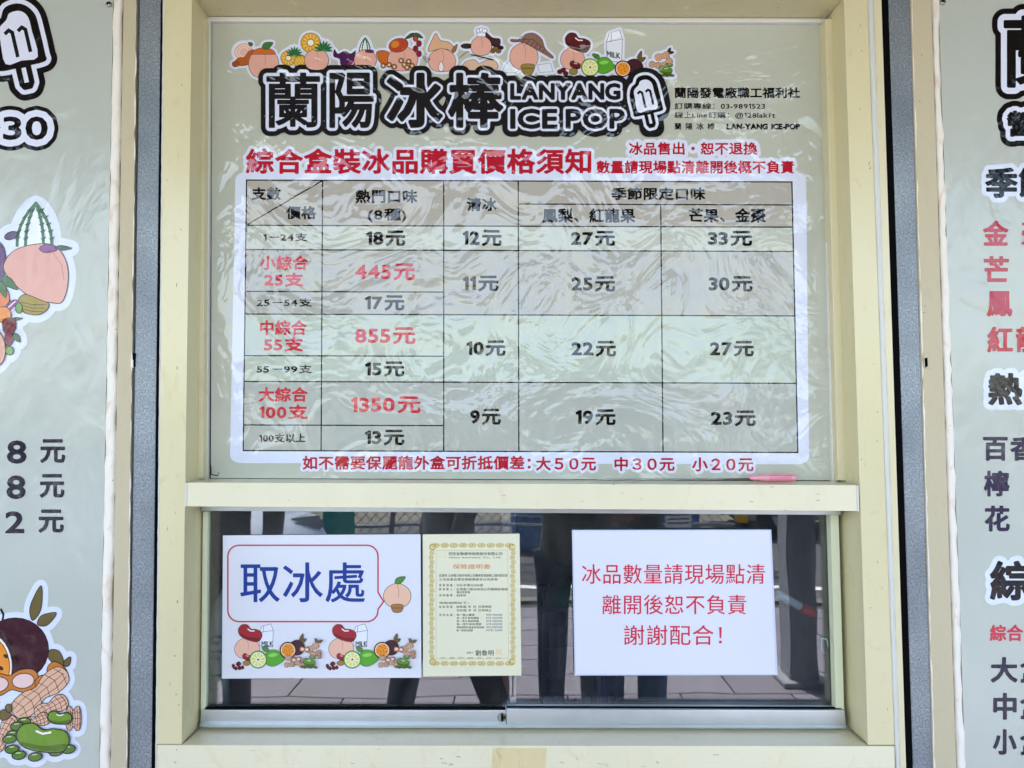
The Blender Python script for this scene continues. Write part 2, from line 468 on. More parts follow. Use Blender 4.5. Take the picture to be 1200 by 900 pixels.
def ell(cx, cy, rx, ry, a=0, n=28, a0=0, a1=360):
    ca, sa = math.cos(R_(a)), math.sin(R_(a)); o = []
    full = (a1 - a0) >= 360
    for i in range(n if full else n + 1):
        t = R_(a0 + (a1 - a0) * i / n); x, y = rx * math.cos(t), ry * math.sin(t)
        o.append((cx + x * ca - y * sa, cy + x * sa + y * ca))
    return o
def smooth_poly(pts, k=6):
    p = [np.array(q, float) for q in pts]; n = len(p); o = []
    for i in range(n):
        a, b, c, d = p[i - 1], p[i], p[(i + 1) % n], p[(i + 2) % n]
        for j in range(k):
            t = j / k; o.append(tuple(.5 * ((2 * b) + (-a + c) * t + (2 * a - 5 * b + 4 * c - d) * t * t + (-a + 3 * b - 3 * c + d) * t ** 3)))
    return o
def stroke(pts, w_, closed=False):
    """thin ribbon polygons for a drawn line"""
    out = []; n = len(pts)
    for i in range(n if closed else n - 1):
        a, b = np.array(pts[i], float), np.array(pts[(i + 1) % n], float); d = b - a; l = math.hypot(*d)
        if l < 1e-6: continue
        d /= l; nn = np.array([-d[1], d[0]]) * w_ / 2; a2 = a - d * w_ * .3; b2 = b + d * w_ * .3
        out.append([tuple(a2 + nn), tuple(b2 + nn), tuple(b2 - nn), tuple(a2 - nn)])
    return out
def rrect(x0, y0, x1, y1, r, n=6):
    o = []
    for cx, cy, s in ((x1 - r, y0 + r, -90), (x1 - r, y1 - r, 0), (x0 + r, y1 - r, 90), (x0 + r, y0 + r, 180)):
        for i in range(n + 1): t = R_(s + 90 * i / n); o.append((cx + r * math.cos(t), cy + r * math.sin(t)))
    return o
def leafp(x, y, l, wd, a):
    p = [(0, 0), (.25, -.5), (.6, -.45), (1, 0), (.6, .45), (.25, .5)]
    ca, sa = math.cos(R_(a)), math.sin(R_(a))
    return smooth_poly([(x + l * u * ca - wd * v * sa, y + l * u * sa + wd * v * ca) for u, v in p], 4)

class Draw:
    """painter's list of shapes that make one printed picture"""
    def __init__(s, lw=.5): s.sh = []; s.sil = []; s.lw = lw
    def poly(s, pts, col, line='#2a1c1a', sil=True, lw=None):
        lw = s.lw if lw is None else lw
        s.sh.append(([pts], col))
        if line and lw > 0: s.sh.append((stroke(pts, lw, True), line))
        if sil: s.sil.append(poly_segs(pts))
    def lines(s, pts, col='#2a1c1a', lw=None, closed=False): s.sh.append((stroke(pts, lw or s.lw, closed), col))
    def emit(s, pr, name, parent, halo=4.0, hcol='#dfe4f2', base=2, label=None, ss=2.0):
        gr = []
        if halo: gr.append((hcol, 0, pr.dil(s.sil, halo, ss, .12)))
        for k, (polys, c) in enumerate(s.sh): gr.append((c, 2 + k * .5, [[p] for p in polys]))
        return pr.mesh(name, gr, parent, label, base)
# fruit vocabulary -------------------------------------------------------
SKIN = '#e3ab98'
def blush(d, x, y, rx, ry, cap=None, leaf=True, a=0, col=SKIN):
    d.poly(smooth_poly([(x, y - ry), (x + rx * .8, y - ry * .55), (x + rx, y + ry * .3), (x + rx * .55, y + ry), (x - rx * .55, y + ry), (x - rx, y + ry * .3), (x - rx * .8, y - ry * .55)]), col)
    d.lines([(x, y - ry * .85), (x + rx * .12, y - ry * .3), (x + rx * .08, y + ry * .2)], '#c08474', d.lw * 1.2)
    if cap: d.poly(ell(x, y - ry * .55, rx * .8, ry * .45, 0, 20, 180, 360), cap)
    if leaf: d.poly(leafp(x - rx * .1, y - ry, rx * .8, ry * .45, -25), '#3f7a35')
def lime(d, x, y, r):
    d.poly(leafp(x - r * .6, y - r * .8, r * .8, r * .5, -150), '#4f8c35')
    d.poly(smooth_poly([(x - r, y), (x - r * .6, y - r * .8), (x + r * .3, y - r * .85), (x + r * .9, y - r * .2), (x + r * 1.15, y + r * .05), (x + r * .8, y + r * .45), (x, y + r * .85), (x - r * .7, y + r * .7)]), '#58a331')
    d.poly(ell(x - r * .1, y - r * .35, r * .5, r * .2, -8), '#8ccb5a', None, False)
def limeslice(d, x, y, r):
    d.poly(ell(x, y, r, r), '#6fae3f'); d.poly(ell(x, y, r * .86, r * .86), '#f1efc4', None, False); d.poly(ell(x, y, r * .76, r * .76), '#d6d77d', None, False)
    for k in range(9): t = k * 2 * math.pi / 9 + .2; d.lines([(x, y), (x + r * .74 * math.cos(t), y + r * .74 * math.sin(t))], '#f6f4d8', r * .08)
    d.poly(ell(x, y, r * .12, r * .12), '#5a5a2a', None, False)
def bean(d, x, y, rx, ry, a=0, col='#7c1f22', hi='#fff6f0'):
    ca, sa = math.cos(R_(a)), math.sin(R_(a))
    T = lambda q: [(x + u * rx * ca - v * ry * sa, y + u * rx * sa + v * ry * ca) for u, v in q]
    d.poly(smooth_poly(T([(-1, -.1), (-.8, -.8), (-.35, -.95), (0, -.55), (.4, -.62), (.85, -.45), (1, .15), (.75, .85), (0, .9), (-.7, .6)])), col)
    rgb = L(col); d.poly(smooth_poly(T([(-.85, .25), (0, .5), (.9, .35), (.7, .78), (0, .82), (-.65, .55)])), tuple(v * .55 for v in rgb), None, False)
    d.lines(T([(-.25, -.45), (0, -.28), (.3, -.38)]), hi, ry * .12)
def passion(d, x, y, r, seeds=8):
    d.poly(ell(x, y, r, r), '#4a2328'); d.poly(ell(x, y, r * .87, r * .87), '#f0d9c0', None, False); d.poly(ell(x, y, r * .78, r * .78), '#e8922f', None, False)
    rr = random.Random(int(x * 7 + y))
    for k in range(seeds):
        t = k * 2.4; q = r * .65 * math.sqrt((k + .5) / seeds); d.poly(ell(x + q * math.cos(t), y + q * math.sin(t), r * .09, r * .05, rr.randrange(180), 8), '#3b2016', None, False)
def plum(d, x, y, r):
    d.poly(ell(x, y, r, r), '#43222a')
    d.poly(leafp(x + r * .45, y - r * .8, r * 1.1, r * .42, -72), '#6b5a34'); d.poly(leafp(x + r * .55, y - r * .75, r * .8, r * .4, -30), '#6b5a34')
def peanut(d, x, y, l, wd, a, net=True, col='#e2b494'):
    ca, sa = math.cos(R_(a)), math.sin(R_(a))
    T = lambda q: [(x + u * l * ca - v * wd * sa, y + u * l * sa + v * wd * ca) for u, v in q]
    out = [(-1, 0), (-.85, -.8), (-.4, -.95), (0, -.62), (.4, -.95), (.85, -.8), (1, 0), (.85, .8), (.4, .95), (0, .62), (-.4, .95), (-.85, .8)]
    d.poly(smooth_poly(T(out)), col)
    if net:
        wdt = lambda u: .93 - .28 * math.exp(-(u / .25) ** 2) if abs(u) < .85 else .6
        for v in (-.55, 0, .55): d.lines(T([(-.9, v * .7), (-.45, v), (0, v * .72), (.45, v), (.9, v * .7)]), '#4c3226', d.lw * .8)
        for u in (-.7, -.4, -.1, .2, .5, .8): d.lines(T([(u - .05, -wdt(u)), (u + .06, 0), (u - .05, wdt(u))]), '#4c3226', d.lw * .8)
def openpod(d, x, y, l, wd, a):
    ca, sa = math.cos(R_(a)), math.sin(R_(a))
    peanut(d, x, y, l, wd, a, False, '#c77b35')
    for u in (-.45, .45): d.poly(ell(x + u * l * ca, y + u * l * sa, l * .38, wd * .62, a), '#e8c9c0')
def greens(d, x, y, s):
    for k in range(6): d.poly(ell(x - s * 1.05 + k * s * .42, y + s * .72 + (k % 2) * s * .1, s * .26, s * .18), '#4f6b24')
    bean(d, x, y, s, s * .62, 4, '#5f8a2b'); bean(d, x + s * .55, y - s * .75, s * .52, s * .3, -4, '#6b9431')
def pine(d, x, y, r):
    d.poly(ell(x, y, r * .8, r), '#d9a032')
    for k in (-.6, -.2, .2, .6):
        d.lines([(x + (k - .45) * r, y - r * .6), (x + (k + .35) * r, y + r * .6)], '#f4d67c', d.lw); d.lines([(x + (k + .45) * r, y - r * .6), (x + (k - .35) * r, y + r * .6)], '#f4d67c', d.lw)
def crown(d, x, y, r):
    for k in range(9): d.poly(leafp(x, y + r * .4, r * 1.3, r * .34, -90 + (k - 4) * 24), '#23643a' if k % 2 else '#2f7a45', None)
def ring(d, x, y, r):
    d.poly(ell(x, y, r, r), '#dba32e'); 
    for k in range(12): t = k * math.pi / 6; d.lines([(x + r * .5 * math.cos(t), y + r * .5 * math.sin(t)), (x + r * .85 * math.cos(t), y + r * .85 * math.sin(t))], '#f6dd93', r * .07)
    d.poly(ell(x, y, r * .34, r * .34), '#f3ead0')
def cactus(d, x, y, h, wd):
    out = [(x - wd, y), (x - wd * .8, y - h * .6), (x, y - h), (x + wd * .75, y - h * .6), (x + wd * .8, y)]
    d.poly(smooth_poly(out, 4), '#e9eef0', None)
    for k in (-1, -.55, .4, .85):
        q = [(x + k * wd * (1 - (i / 6) ** 2.2), y - h * i / 6) for i in range(7)]
        d.lines(q, '#2f6b3a', wd * .16)
        for i in range(1, 6): d.poly([(q[i][0] - wd * .15, q[i][1]), (q[i][0] + wd * .17, q[i][1] - wd * .12), (q[i][0] + wd * .02, q[i][1] + wd * .14)], '#274f33', None, False)
def cherries(d, x, y, r, n, col='#9c5a35', spread=2.2):
    rr = random.Random(int(x + y)); 
    for k in range(n): d.poly(ell(x + (rr.random() - .5) * 2 * r * spread, y + (rr.random() - .5) * r * spread, r, r, 0, 12), col); d.poly(ell(x, y, r * .2, r * .2, 0, 8), '#f2d7bb', None, False)
def milk(d, x, y, wd, h):
    d.poly([(x - wd * .35, y - h * .5), (x + wd * .35, y - h * .62), (x + wd * .55, y - h * .3), (x + wd * .5, y + h * .5), (x - wd * .5, y + h * .45), (x - wd * .55, y - h * .2)], '#e6e9ef', '#30303a')
    d.lines([(x - wd * .55, y - h * .2), (x + wd * .55, y - h * .3)], '#30303a')
    d.lines([(x - wd * .2, y - h * .5), (x - wd * .25, y - h * .2)], '#30303a')
def icepop(pr, name, parent, cx, cy, s, a, base=6, halo=True):
    """drawn ice pop with a bitten corner; s = height of the pop in px"""
    ca, sa = math.cos(R_(a)), math.sin(R_(a))
    T = lambda q: [(cx + s * (u * ca - v * sa), cy + s * (u * sa + v * ca)) for u, v in q]
    body = smooth_poly(T([(-.22, -.38), (-.12, -.44), (-.04, -.56), (.14, -.56), (.27, -.42), (.29, -.2), (.29, .14), (.27, .2), (0, .2), (-.27, .2), (-.29, .14), (-.29, -.2)]), 4)
    stick = T([(-.07, .2), (.07, .2), (.07, .46), (.04, .51), (-.04, .51), (-.07, .46)])
    gr = []; sh = [poly_segs(body), poly_segs(stick)]
    if halo: gr.append(('#0c0c0f', 0, pr.dil(sh, s * .175, 2)))
    gr.append(('#e3e7f5', 1, pr.dil(sh, s * .095, 2))); gr.append(('#0c0c0f', 2, pr.dil(sh, s * .035, 2)))
    gr.append(('#e3e7f5', 3, [[smooth_poly(T([(-.2, -.33), (-.08, -.42), (-.02, -.5), (.12, -.5), (.21, -.4), (.22, -.2), (.22, .15), (0, .15), (-.22, .15), (-.22, -.15)]), 3)]]))
    gr.append(('#e3e7f5', 3, [[T([(-.03, .25), (.03, .25), (.03, .45), (-.03, .45)])]]))
    gr.append(('#17181c', 4, [[q] for q in stroke(T([(-.13, -.25), (-.08, -.28), (-.04, -.24), (-.04, .08)]), s * .05) + stroke(T([(.05, -.25), (.1, -.28), (.14, -.24), (.14, .05)]), s * .05)]))
    return pr.mesh(name, gr, parent, None, base)

# ================================================================== SETTING
TOPY, BOTY = -330, 1296
YW = -0.060                                  # face of the wall
YB = -0.066                                  # face of the side boards
YF = -0.090                                  # face of the window frame
l_board, l_caulk, l_beige = lin(133, 116.5), lin(144.5, 129.5), lin(159.5, 148)
l_tubeL, l_tubeR, l_frame, l_inner = lin(163.5, 151), lin(188.5, 177.5), lin(192.5, 183.5), lin(225, 212.5)
r_inner, r_c0, r_c1, r_frame = lin(989, 1018), lin(1016, 1049), lin(1024, 1055.5), lin(1033, 1062)
r_tubeL, r_tubeR, r_beige, r_caulk = lin(1041, 1070), lin(1067, 1093.5), lin(1091.5, 1121), lin(1099.5, 1131)
XWL, XWR = -3.6, 3.9

def paving():
    m, t, b = _nodes('paving_tile')
    oi = t.nodes.new('ShaderNodeObjectInfo')
    r = ramp(t, oi.outputs['Random'], [(0, '#77737d'), (1, '#8b8690')])
    r = mixc(t, noise(t, pos(t, 1, 1, 1), 18, 6, .5, .65), r, '#615d69'); t.links.new(r, b.inputs['Base Color'])
    b.inputs['Roughness'].default_value = .6; t.links.new(bump(t, noise(t, pos(t), 60, 4), 1, .001), b.inputs['Normal']); return m
M_tile = paving(); M_joint = plain('mortar_joint', '#3c3a40', .9); M_asph = plain('asphalt', '#4b4b4e', .9, bmp=.004, bs=40, vary=.2)
M_line = plain('road_paint', '#d9d9d5', .7)
M_can = painted('canopy_paint', '#6f5c3e', .7, .2, '#3f3424'); M_col = painted('column_paint', '#8b8e95', .6, .2, '#2d2d30')
M_far = painted('far_render', '#c9c6bd', .8, .2, '#807a70'); M_farw = plain('far_window', '#30363c', .2)

def sheet(name, x0, y0, x1, y1, z, m, kind='structure'):
    me = bpy.data.meshes.new(name); me.from_pydata([(x0, y0, z), (x1, y0, z), (x1, y1, z), (x0, y1, z)], [], [(0, 1, 2, 3)])
    o = link(name, me, None, [m]); o['kind'] = kind; return o
g = sheet('ground', -400, -400, 400, 400, -0.13, plain('earth', '#6b675c', .95, bmp=.01, bs=5, vary=.2))
road = sheet('road', -60, -9.6, 60, -4.4, -0.12, M_asph)
for yy in (-5.4,):
    sheet('road_marking', -60, yy - .06, 60, yy + .06, -0.115, M_line)
pv = box('pavement', (0, -2.2, -0.07), (24, 4.38, 0.1), M_joint, None, .004); structure(pv)
kb = box('kerb', (0, -4.46, -0.06), (24, 0.15, 0.13), plain('kerb_concrete', '#6a6965', .8, bmp=.002), None, .01); structure(kb)
tile_me = None; cnt = 0
for j in range(14):
    for i in range(-9, 10):
        y = -0.16 - j * .3; x = i * .6 + (.0 if j % 2 else .3)
        if abs(x) > 3.4 or y < -4.3: continue
        if tile_me is None:
            bm = bmesh.new(); bm_box(bm, Vector((0, 0, 0)), (.592, .292, .02), .002)
            tile_me = bpy.data.meshes.new('tile'); bm.to_mesh(tile_me); bm.free(); tile_me.materials.append(M_tile)
        o = bpy.data.objects.new('tile', tile_me); COL.objects.link(o); o.parent = pv
        o.location = (x, y, -0.011 + random.uniform(-.0008, .0008)); cnt += 1

# the building wall with the opening for the window
wall = thing('building_wall', 'beige rendered shop wall behind the boards and round the serving window', 'wall', (0, YW, 0))
xl0 = P(187, 450, YW).x; xr0 = P(1062, 450, YW).x
zt = P(600, -62, YF).z; zb = P(600, 955, YF).z
def wbox(x0, x1, z0, z1):
    box('wall_face', ((x0 + x1) / 2, YW + .06, (z0 + z1) / 2), (x1 - x0, .12, z1 - z0), M_wall, wall, 0)
wbox(XWL, xl0 + .02, 0, 2.9); wbox(xr0 - .02, XWR, 0, 2.9); wbox(xl0 + .021, xr0 - .021, 0, zb + .003); wbox(xl0 + .021, xr0 - .021, zt - .003, 2.9)
def ragged(name, la, lb, Y, depth, m, parent, amp=1.1, sd=1, y0=TOPY, y1=BOTY):
    """hand smeared sealant bead with an uneven edge"""
    rr = random.Random(sd); n = 130; vs = []; fs = []
    for i in range(n + 1):
        y = y0 + (y1 - y0) * i / n; a = la(y) + rr.uniform(-amp, amp) * .5; b_ = lb(y) + rr.uniform(-amp, amp); h = rr.uniform(.6, 1.15) * depth
        row = [P(a, y, Y + depth), P(a + .5, y, Y + depth * .15), P((a + b_) / 2, y, Y + depth * .15 - h * .06), P(b_ - .5, y, Y + depth * .15), P(b_, y, Y + depth)]
        vs += row
    for i in range(n):
        for k in range(4): fs.append((i * 5 + k, i * 5 + k + 1, (i + 1) * 5 + k + 1, (i + 1) * 5 + k))
    me = bpy.data.meshes.new(name); me.from_pydata(vs, [], [f[::-1] for f in fs]); return link(name, me, parent, [m], True)
o = vbar('painted_trim', l_caulk, l_beige, TOPY, BOTY, -0.082, .05, M_beige, wall, .002)
o = vbar('painted_trim', r_tubeR, r_beige, TOPY, BOTY, -0.082, .05, M_beige, wall, .002)
ragged('sealant_bead', l_board, lambda y: l_caulk(y) + .6, -0.076, .016, M_caulk, wall, 1.6, 3)
ragged('sealant_bead', lambda y: r_beige(y) - .6, r_caulk, -0.076, .016, M_caulk, wall, 1.4, 4)
ragged('thin_sealant', lambda y: l_beige(y) - .3, lambda y: l_beige(y) + .9, -0.084, .003, M_caulk, wall, .9, 5)
ragged('thin_sealant', lambda y: r_tubeR(y) + .6, lambda y: r_tubeR(y) + 2.2, -0.084, .003, M_caulk, wall, .9, 6)
vbar('groove', lambda y: l_beige(y) + .2, l_tubeL, TOPY, BOTY, -0.072, .02, M_galv, wall, 0)
# small latch plate on the right trim and the hole of a missing latch on the left trim
bar('latch_plate', [(1083, 414), (1092, 414), (1092, 432), (1083, 432)], -0.0845, .004, M_beige, wall, .0006)
bar('latch_hole', [(1083.5, 420), (1087, 419), (1087.5, 429), (1084.5, 431)], -0.0852, .003, M_black, wall, .0003)
bar('paint_chip', [(155, 413), (158.5, 414), (158, 429), (154, 431)], -0.0825, .003, M_black, wall, .0003)
bar('paint_chip', [(153.2, 420), (156, 422), (156, 431), (153, 430)], -0.0832, .003, M_caulk, wall, .0003)

for nm, a, b_, lab, sx in (('steel_post', l_tubeL, l_tubeR, 'galvanised square steel post left of the cream window frame', 1), ('steel_post', r_tubeL, r_tubeR, 'galvanised square steel post right of the cream window frame', -1)):
    base = P((a(BOTY) + b_(BOTY)) / 2, BOTY, -0.118); base.z = 0
    t_ = thing(nm, lab, 'post', base, 'galvanised posts beside the window')
    vbar('tube', a, b_, TOPY, BOTY, -0.080, .04, M_galv, t_, .0025)
    q = P((a(BOTY) + b_(BOTY)) / 2, BOTY, -0.080)
    box('foot_plate', (q.x, -0.094, 0.006), (.09, .075, .012), M_galv, t_, .002)

# canopy over the pavement, with its columns
cn = thing('canopy', 'tan painted canopy slab over the pavement, reflected in the glass', 'canopy', (0, -1.4, 2.9))
box('slab', (0.1, -1.43, 3.02), (8.4, 2.9, .16), M_can, cn, .01)
box('fascia', (0.1, -2.92, 2.99), (8.5, .05, .34), M_can, cn, .01)
for bx_ in (-3, -1.2, .6, 2.4): box('rafter', (bx_, -1.45, 2.9), (.08, 2.7, .09), M_can, cn, .005)
ub = thing('upper_storey', 'beige upper storey of the shop above the canopy', 'building', (0, 0, 3.1))
box('wall', (.15, .16, 4.9), (7.5, .4, 3.6), M_wall, ub, 0)
for xx in (-2, 0, 2):
    wn = box('window', (xx, -.05, 4.8), (1.1, .05, 1.1), M_white, ub, .01); box('pane', (xx, -.08, 4.8), (.96, .02, .96), M_farw, wn, 0)
for i, (x, lab) in enumerate(((1.62, 'dark grey canopy column reflected at the right edge of the lower glass'), (-2.6, 'dark grey canopy column reflected left of the serving window'))):
    c = thing('canopy_column', lab, 'column', (x, -2.6, 0), 'canopy columns')
    box('shaft', (x, -2.6, 1.44), (.16, .16, 2.86), M_col, c, .01); box('base_plate', (x, -2.6, .012), (.26, .26, .024), M_col, c, .004)

# ================================================================== WINDOW
wbase = P(600, 955, YF)
win = thing('serving_window', 'cream aluminium serving window with a transom and sliding glass below', 'window', wbase)
# jambs, head, sill, transom
vbar('jamb', l_frame, l_inner, -60, 873, YF, .13, M_cream, win, .0012)
vbar('jamb', r_inner, lambda y: r_c0(y) + .5, -60, 873, YF, .13, M_cream, win, .0012)
ragged('jamb_sealant_and_highlight', r_c0, r_c1, YF - .001, .008, M_caulk2, win, .5, 9, -60, 950)
vbar('outer_flange', lambda y: r_c1(y) - .3, r_frame, -60, 950, YF + .002, .03, M_cream2, win, .0008)
bar('head', [(l_inner(-60) + .1, -60), (r_inner(-60) - .1, -60), (r_inner(-4) - .1, -3), (l_inner(-4) + .1, -5)], YF + .001, .13, M_cream, win, .0012)
bar('sill', [(184.2, 873.3), (1048.5, 874.6), (1050, 955), (183, 955)], YF - .003, .125, M_sillp, win, .0014)
bar('transom', [(219.5, 565.5), (1003.5, 568.5), (1004.5, 599.0), (219, 593.5)], YF - .003, .096, M_sillp, win, .0012)
bar('transom_end_cap', [(216.8, 566), (219.2, 566), (218.8, 593.8), (216.4, 593.8)], YF - .0035, .09, M_caulk2, win, .0004)
bar('transom_end_cap', [(1003.7, 568.6), (1006.3, 568.6), (1007, 599.4), (1004.7, 599.4)], YF - .0035, .09, M_caulk2, win, .0004)
# reveal liners (small steps on the inner face of the jambs)
for (a, b_) in (((236.2, 234.6), 1), ((236.2, 232.8), 1)): pass
vbar('reveal_liner', lambda y: 229 - 11 * y / 900, lambda y: 240.8 - 5.2 * y / 900, 22, 560, -0.03, .04, M_cream2, win, .0008)
vbar('reveal_liner', lambda y: 966.5 + 15.3 * y / 563, lambda y: 984 + 17 * y / 563, 22, 563, -0.03, .04, M_cream2, win, .0008)
# dirt along the transom ledge
bar('ledge_dirt', [(245, 562.2), (976, 565.5), (976, 568.5), (245, 566)], -0.012, .012, M_dirt, win, 0)
# sealant bead in the upper left corner of the reveal
tube('corner_sealant', [P(228, -14, -.088), P(236, 4, -.05), P(243.5, 20.5, -.006)], .0022, M_caulk2, win)
tube('corner_sealant', [P(986, -12, -.088), P(975, 8, -.05), P(965.5, 22.5, -.006)], .0022, M_caulk2, win)
# white strips that hold the upper panel
Yw = -0.010
bar('retaining_strip', [(240.5, 19.5), (969, 21.5), (969, 26.3), (240.5, 24.7)], Yw, .02, M_white, win, .0008)
bar('retaining_strip', [(240.5, 24.9), (245.8, 24.9), (242.5, 563), (236.5, 563)], Yw, .02, M_white, win, .0008)
bar('retaining_strip', [(963.5, 26.5), (968.8, 26.5), (982, 565), (976, 565)], Yw, .02, M_white, win, .0008)
bar('gasket', [(245, 24), (965, 26), (978, 566), (241, 566)], 0.004, .01, M_black, win, 0)
ragged('jamb_sealant_and_highlight', lambda y: l_frame(y) - 1.6, lambda y: l_frame(y) + .9, YF - .001, .01, M_caulk2, win, .4, 12, -60, 950)  # pale strip added for the highlight along the left frame edge
bar('joint_line', [(184, 871.9), (213.5, 871.9), (213.5, 873.2), (184, 873.2)], YF - .0004, .002, M_dirt, win, 0)
bar('joint_line', [(1016.5, 872.9), (1049, 873.4), (1049, 874.6), (1016.5, 874.1)], YF - .0004, .002, M_dirt, win, 0)
for sx_ in ((213.2, 234), (1017.6, 990.8)):
    tube('corner_grime', [P(sx_[0], 872.6, YF + .002), P(sx_[1], 852.5, -.02)], .0016, M_dirt, win, 6)
rr_ = random.Random(21)
for _ in range(26):          # nicks and runs on the paint
    side_ = rr_.random() < .5; y_ = rr_.uniform(20, 860); x_ = (l_frame(y_) + 4 + rr_.random() * 24) if side_ else (r_inner(y_) + 3 + rr_.random() * 22)
    tube('scuff', [P(x_ + rr_.uniform(-.6, .6), y_ + k_ * rr_.uniform(.6, 2.2), YF - .0002) for k_ in range(3)], rr_.uniform(.0003, .0007), M_dirt, win, 5)
for _ in range(18):
    x_ = rr_.uniform(240, 990); y_ = rr_.choice((rr_.uniform(570, 592), rr_.uniform(877, 899)))
    tube('scuff', [P(x_ + k_ * rr_.uniform(.5, 2.5), y_ + rr_.uniform(-.8, .8), YF - .0032) for k_ in range(4)], rr_.uniform(.0002, .0005), M_dirt, win, 5)
# peeled tape on the sill, scuffs
bar('tape_residue', [(577.5, 876.5), (641, 877), (638, 915), (575, 915)], YF - .0036, .001, M_tape, win, 0)
for (x, y, q) in ((528, 896, 5), (706, 896, 7), (770, 893, 2.5), (205, 893, 2)):
    pts = [P(x + random.uniform(-q, q), y + random.uniform(-1.5, 1.5), YF - .0034) for _ in range(5)]; tube('scuff', pts, .0003, M_dirt, win, 5)
# black fill that makes the gaps between posts and frame dark
vbar('black_gap_fill', l_tubeR, l_frame, TOPY, BOTY, -0.0785, .03, M_black, win, 0)
vbar('black_gap_fill', r_frame, r_tubeL, TOPY, BOTY, -0.0785, .03, M_black, win, 0)
# top rail of the lower opening
bar('top_rail', [(236, 591), (985, 596), (985.5, 603.5), (236, 598.6)], -0.018, .05, M_alu, win, .0008)
# sliding sashes
sl_ = bpy.data.objects.new('sliding_sash', None); COL.objects.link(sl_); sl_.parent = win; sl_.location = P(415, 850, 0) - win.location
sr_ = bpy.data.objects.new('sliding_sash', None); COL.objects.link(sr_); sr_.parent = win; sr_.location = P(790, 850, 0) - win.location
M_stile = painted('pale_green_stile', '#dfe3bf', .3, .1, '#a3977a', fine=.00005)
bar('bottom_rail', [(235.5, 832), (593, 832.4), (593, 848), (234.5, 848)], -.016, .03, M_alu, sl_, .001)
bar('bottom_rail', [(593.6, 831.2), (990, 832.6), (991.5, 850), (593.6, 849.2)], -.021, .03, M_alu, sr_, .001)
bar('stile', [(237.6, 599.5), (243.5, 599.5), (240.8, 833), (235, 833)], -.011, .022, M_stile, sl_, .001)
bar('stile', [(973, 602), (982.8, 602), (989.5, 834), (979.8, 834)], -.011, .022, M_stile, sr_, .001)
def pane(name, quad, Y, par):
    bm = bmesh.new(); bm_prism(bm, [P(x, y, Y) for x, y in quad], .005); return from_bm(name, bm, par, M_glass)
pane('pane', [(240, 598), (604, 599), (605, 836), (238, 836)], -.001, sl_)
pane('pane', [(588, 599), (980, 600), (986, 836), (588, 836)], .009, sr_)
bar('track', [(234, 848.5), (992, 850.6), (992.5, 854), (233.5, 852.6)], -.024, .05, M_alu, win, .0006)
bar('track_shadow_strip', [(236, 847.6), (593, 848), (593, 849.2), (236, 849)], -.0166, .001, M_black, sl_, 0)  # black strip imitates the thin shadow line below the left rail
bar('rubber_seal', [(240, 829.6), (592, 830), (592, 832.4), (240, 832)], -.0125, .01, M_black, sl_, .0004)
bar('rubber_seal', [(594, 829.2), (986, 830.4), (986, 832.8), (594, 831.6)], -.0135, .01, M_black, sr_, .0004)
# round cam lock
bm = bmesh.new(); lk = P(588, 841, -.018)
bmesh.ops.create_cone(bm, segments=24, radius1=.0098, radius2=.0085, depth=.006, cap_ends=True, matrix=Matrix.Translation(lk) @ Matrix.Rotation(R_(90), 4, 'X'))
lko = from_bm('cam_lock', bm, sl_, M_chrome)
bar('keyhole', [(587.2, 837), (590, 837), (590, 845), (587.2, 845)], -.0222, .001, M_black, lko, 0)
bar('keyhole', [(590.2, 839.6), (592, 839.6), (592, 843), (590.2, 843)], -.0222, .001, M_black, lko, 0)
# finger pull on the far right glass (small clear clip)
M_clip = plain('clear_clip', '#9fd6cf', .2, vary=.05)
tube('glass_clip', [P(963, 748, -.004), P(968.5, 749, -.004), P(970.5, 757, -.004), P(968.5, 764, -.004), P(963, 764.5, -.004), P(963, 748, -.004)], .0007, M_clip, sr_, 6)

# little L hook and the screwdriver lying on the transom
hk = tube('wire_hook', [P(247, 545, -.02), P(247.5, 556, -.02), P(255, 557.5, -.022), P(256.5, 554, -.022)], .0013, plain('rusty_wire', '#3d2a1c', .7), None, 8)
hk['label'] = 'small rusty L-shaped wire hook at the lower left corner of the price poster'; hk['category'] = 'hook'
sdv = thing('screwdriver', 'pink handled screwdriver lying on the transom under the price poster', 'screwdriver', P(905, 563, -.03))
bm = bmesh.new()
hp = [(878, .0022), (880, .0050), (884, .0066), (889, .0058), (893, .0072), (900, .0083), (926, .0080), (931, .0074), (933, .005)]
bm_tube(bm, [P(x, 559.6 + (x - 878) * .005, -.03) for x, r in hp], [r for x, r in hp], 8)
from_bm('handle', bm, sdv, M_pink)
tube('shaft', [P(700, 562.3, -.03), P(879, 561.2, -.03)], .0018, M_chrome, sdv)
for dz in (-2.4, 0.2, 2.6): tube('grip_groove', [P(902, 559.8 + dz, -.0384 + abs(dz) * .0004), P(928, 559.9 + dz, -.0384 + abs(dz) * .0004)], .0008, plain('pink_groove', '#d9667e', .4), sdv, 6)

# ================================================================== UPPER PRICE POSTER
poster = thing('price_poster', 'large laminated price table poster filling the upper window panel', 'poster', P(610, 563, 0))
PANEL = '#bdbfae'
bar('backing_board', [(248.8, 27.3), (961.8, 28.6), (974.2, 562.8), (247.0, 560.3)], 0.0, .004, printed(PANEL, 'poster'), poster, 0)
pr = Print(0.0, 'poster')
INK, RED, HAL = '#0d0d10', '#b81c30', '#dde2f1'
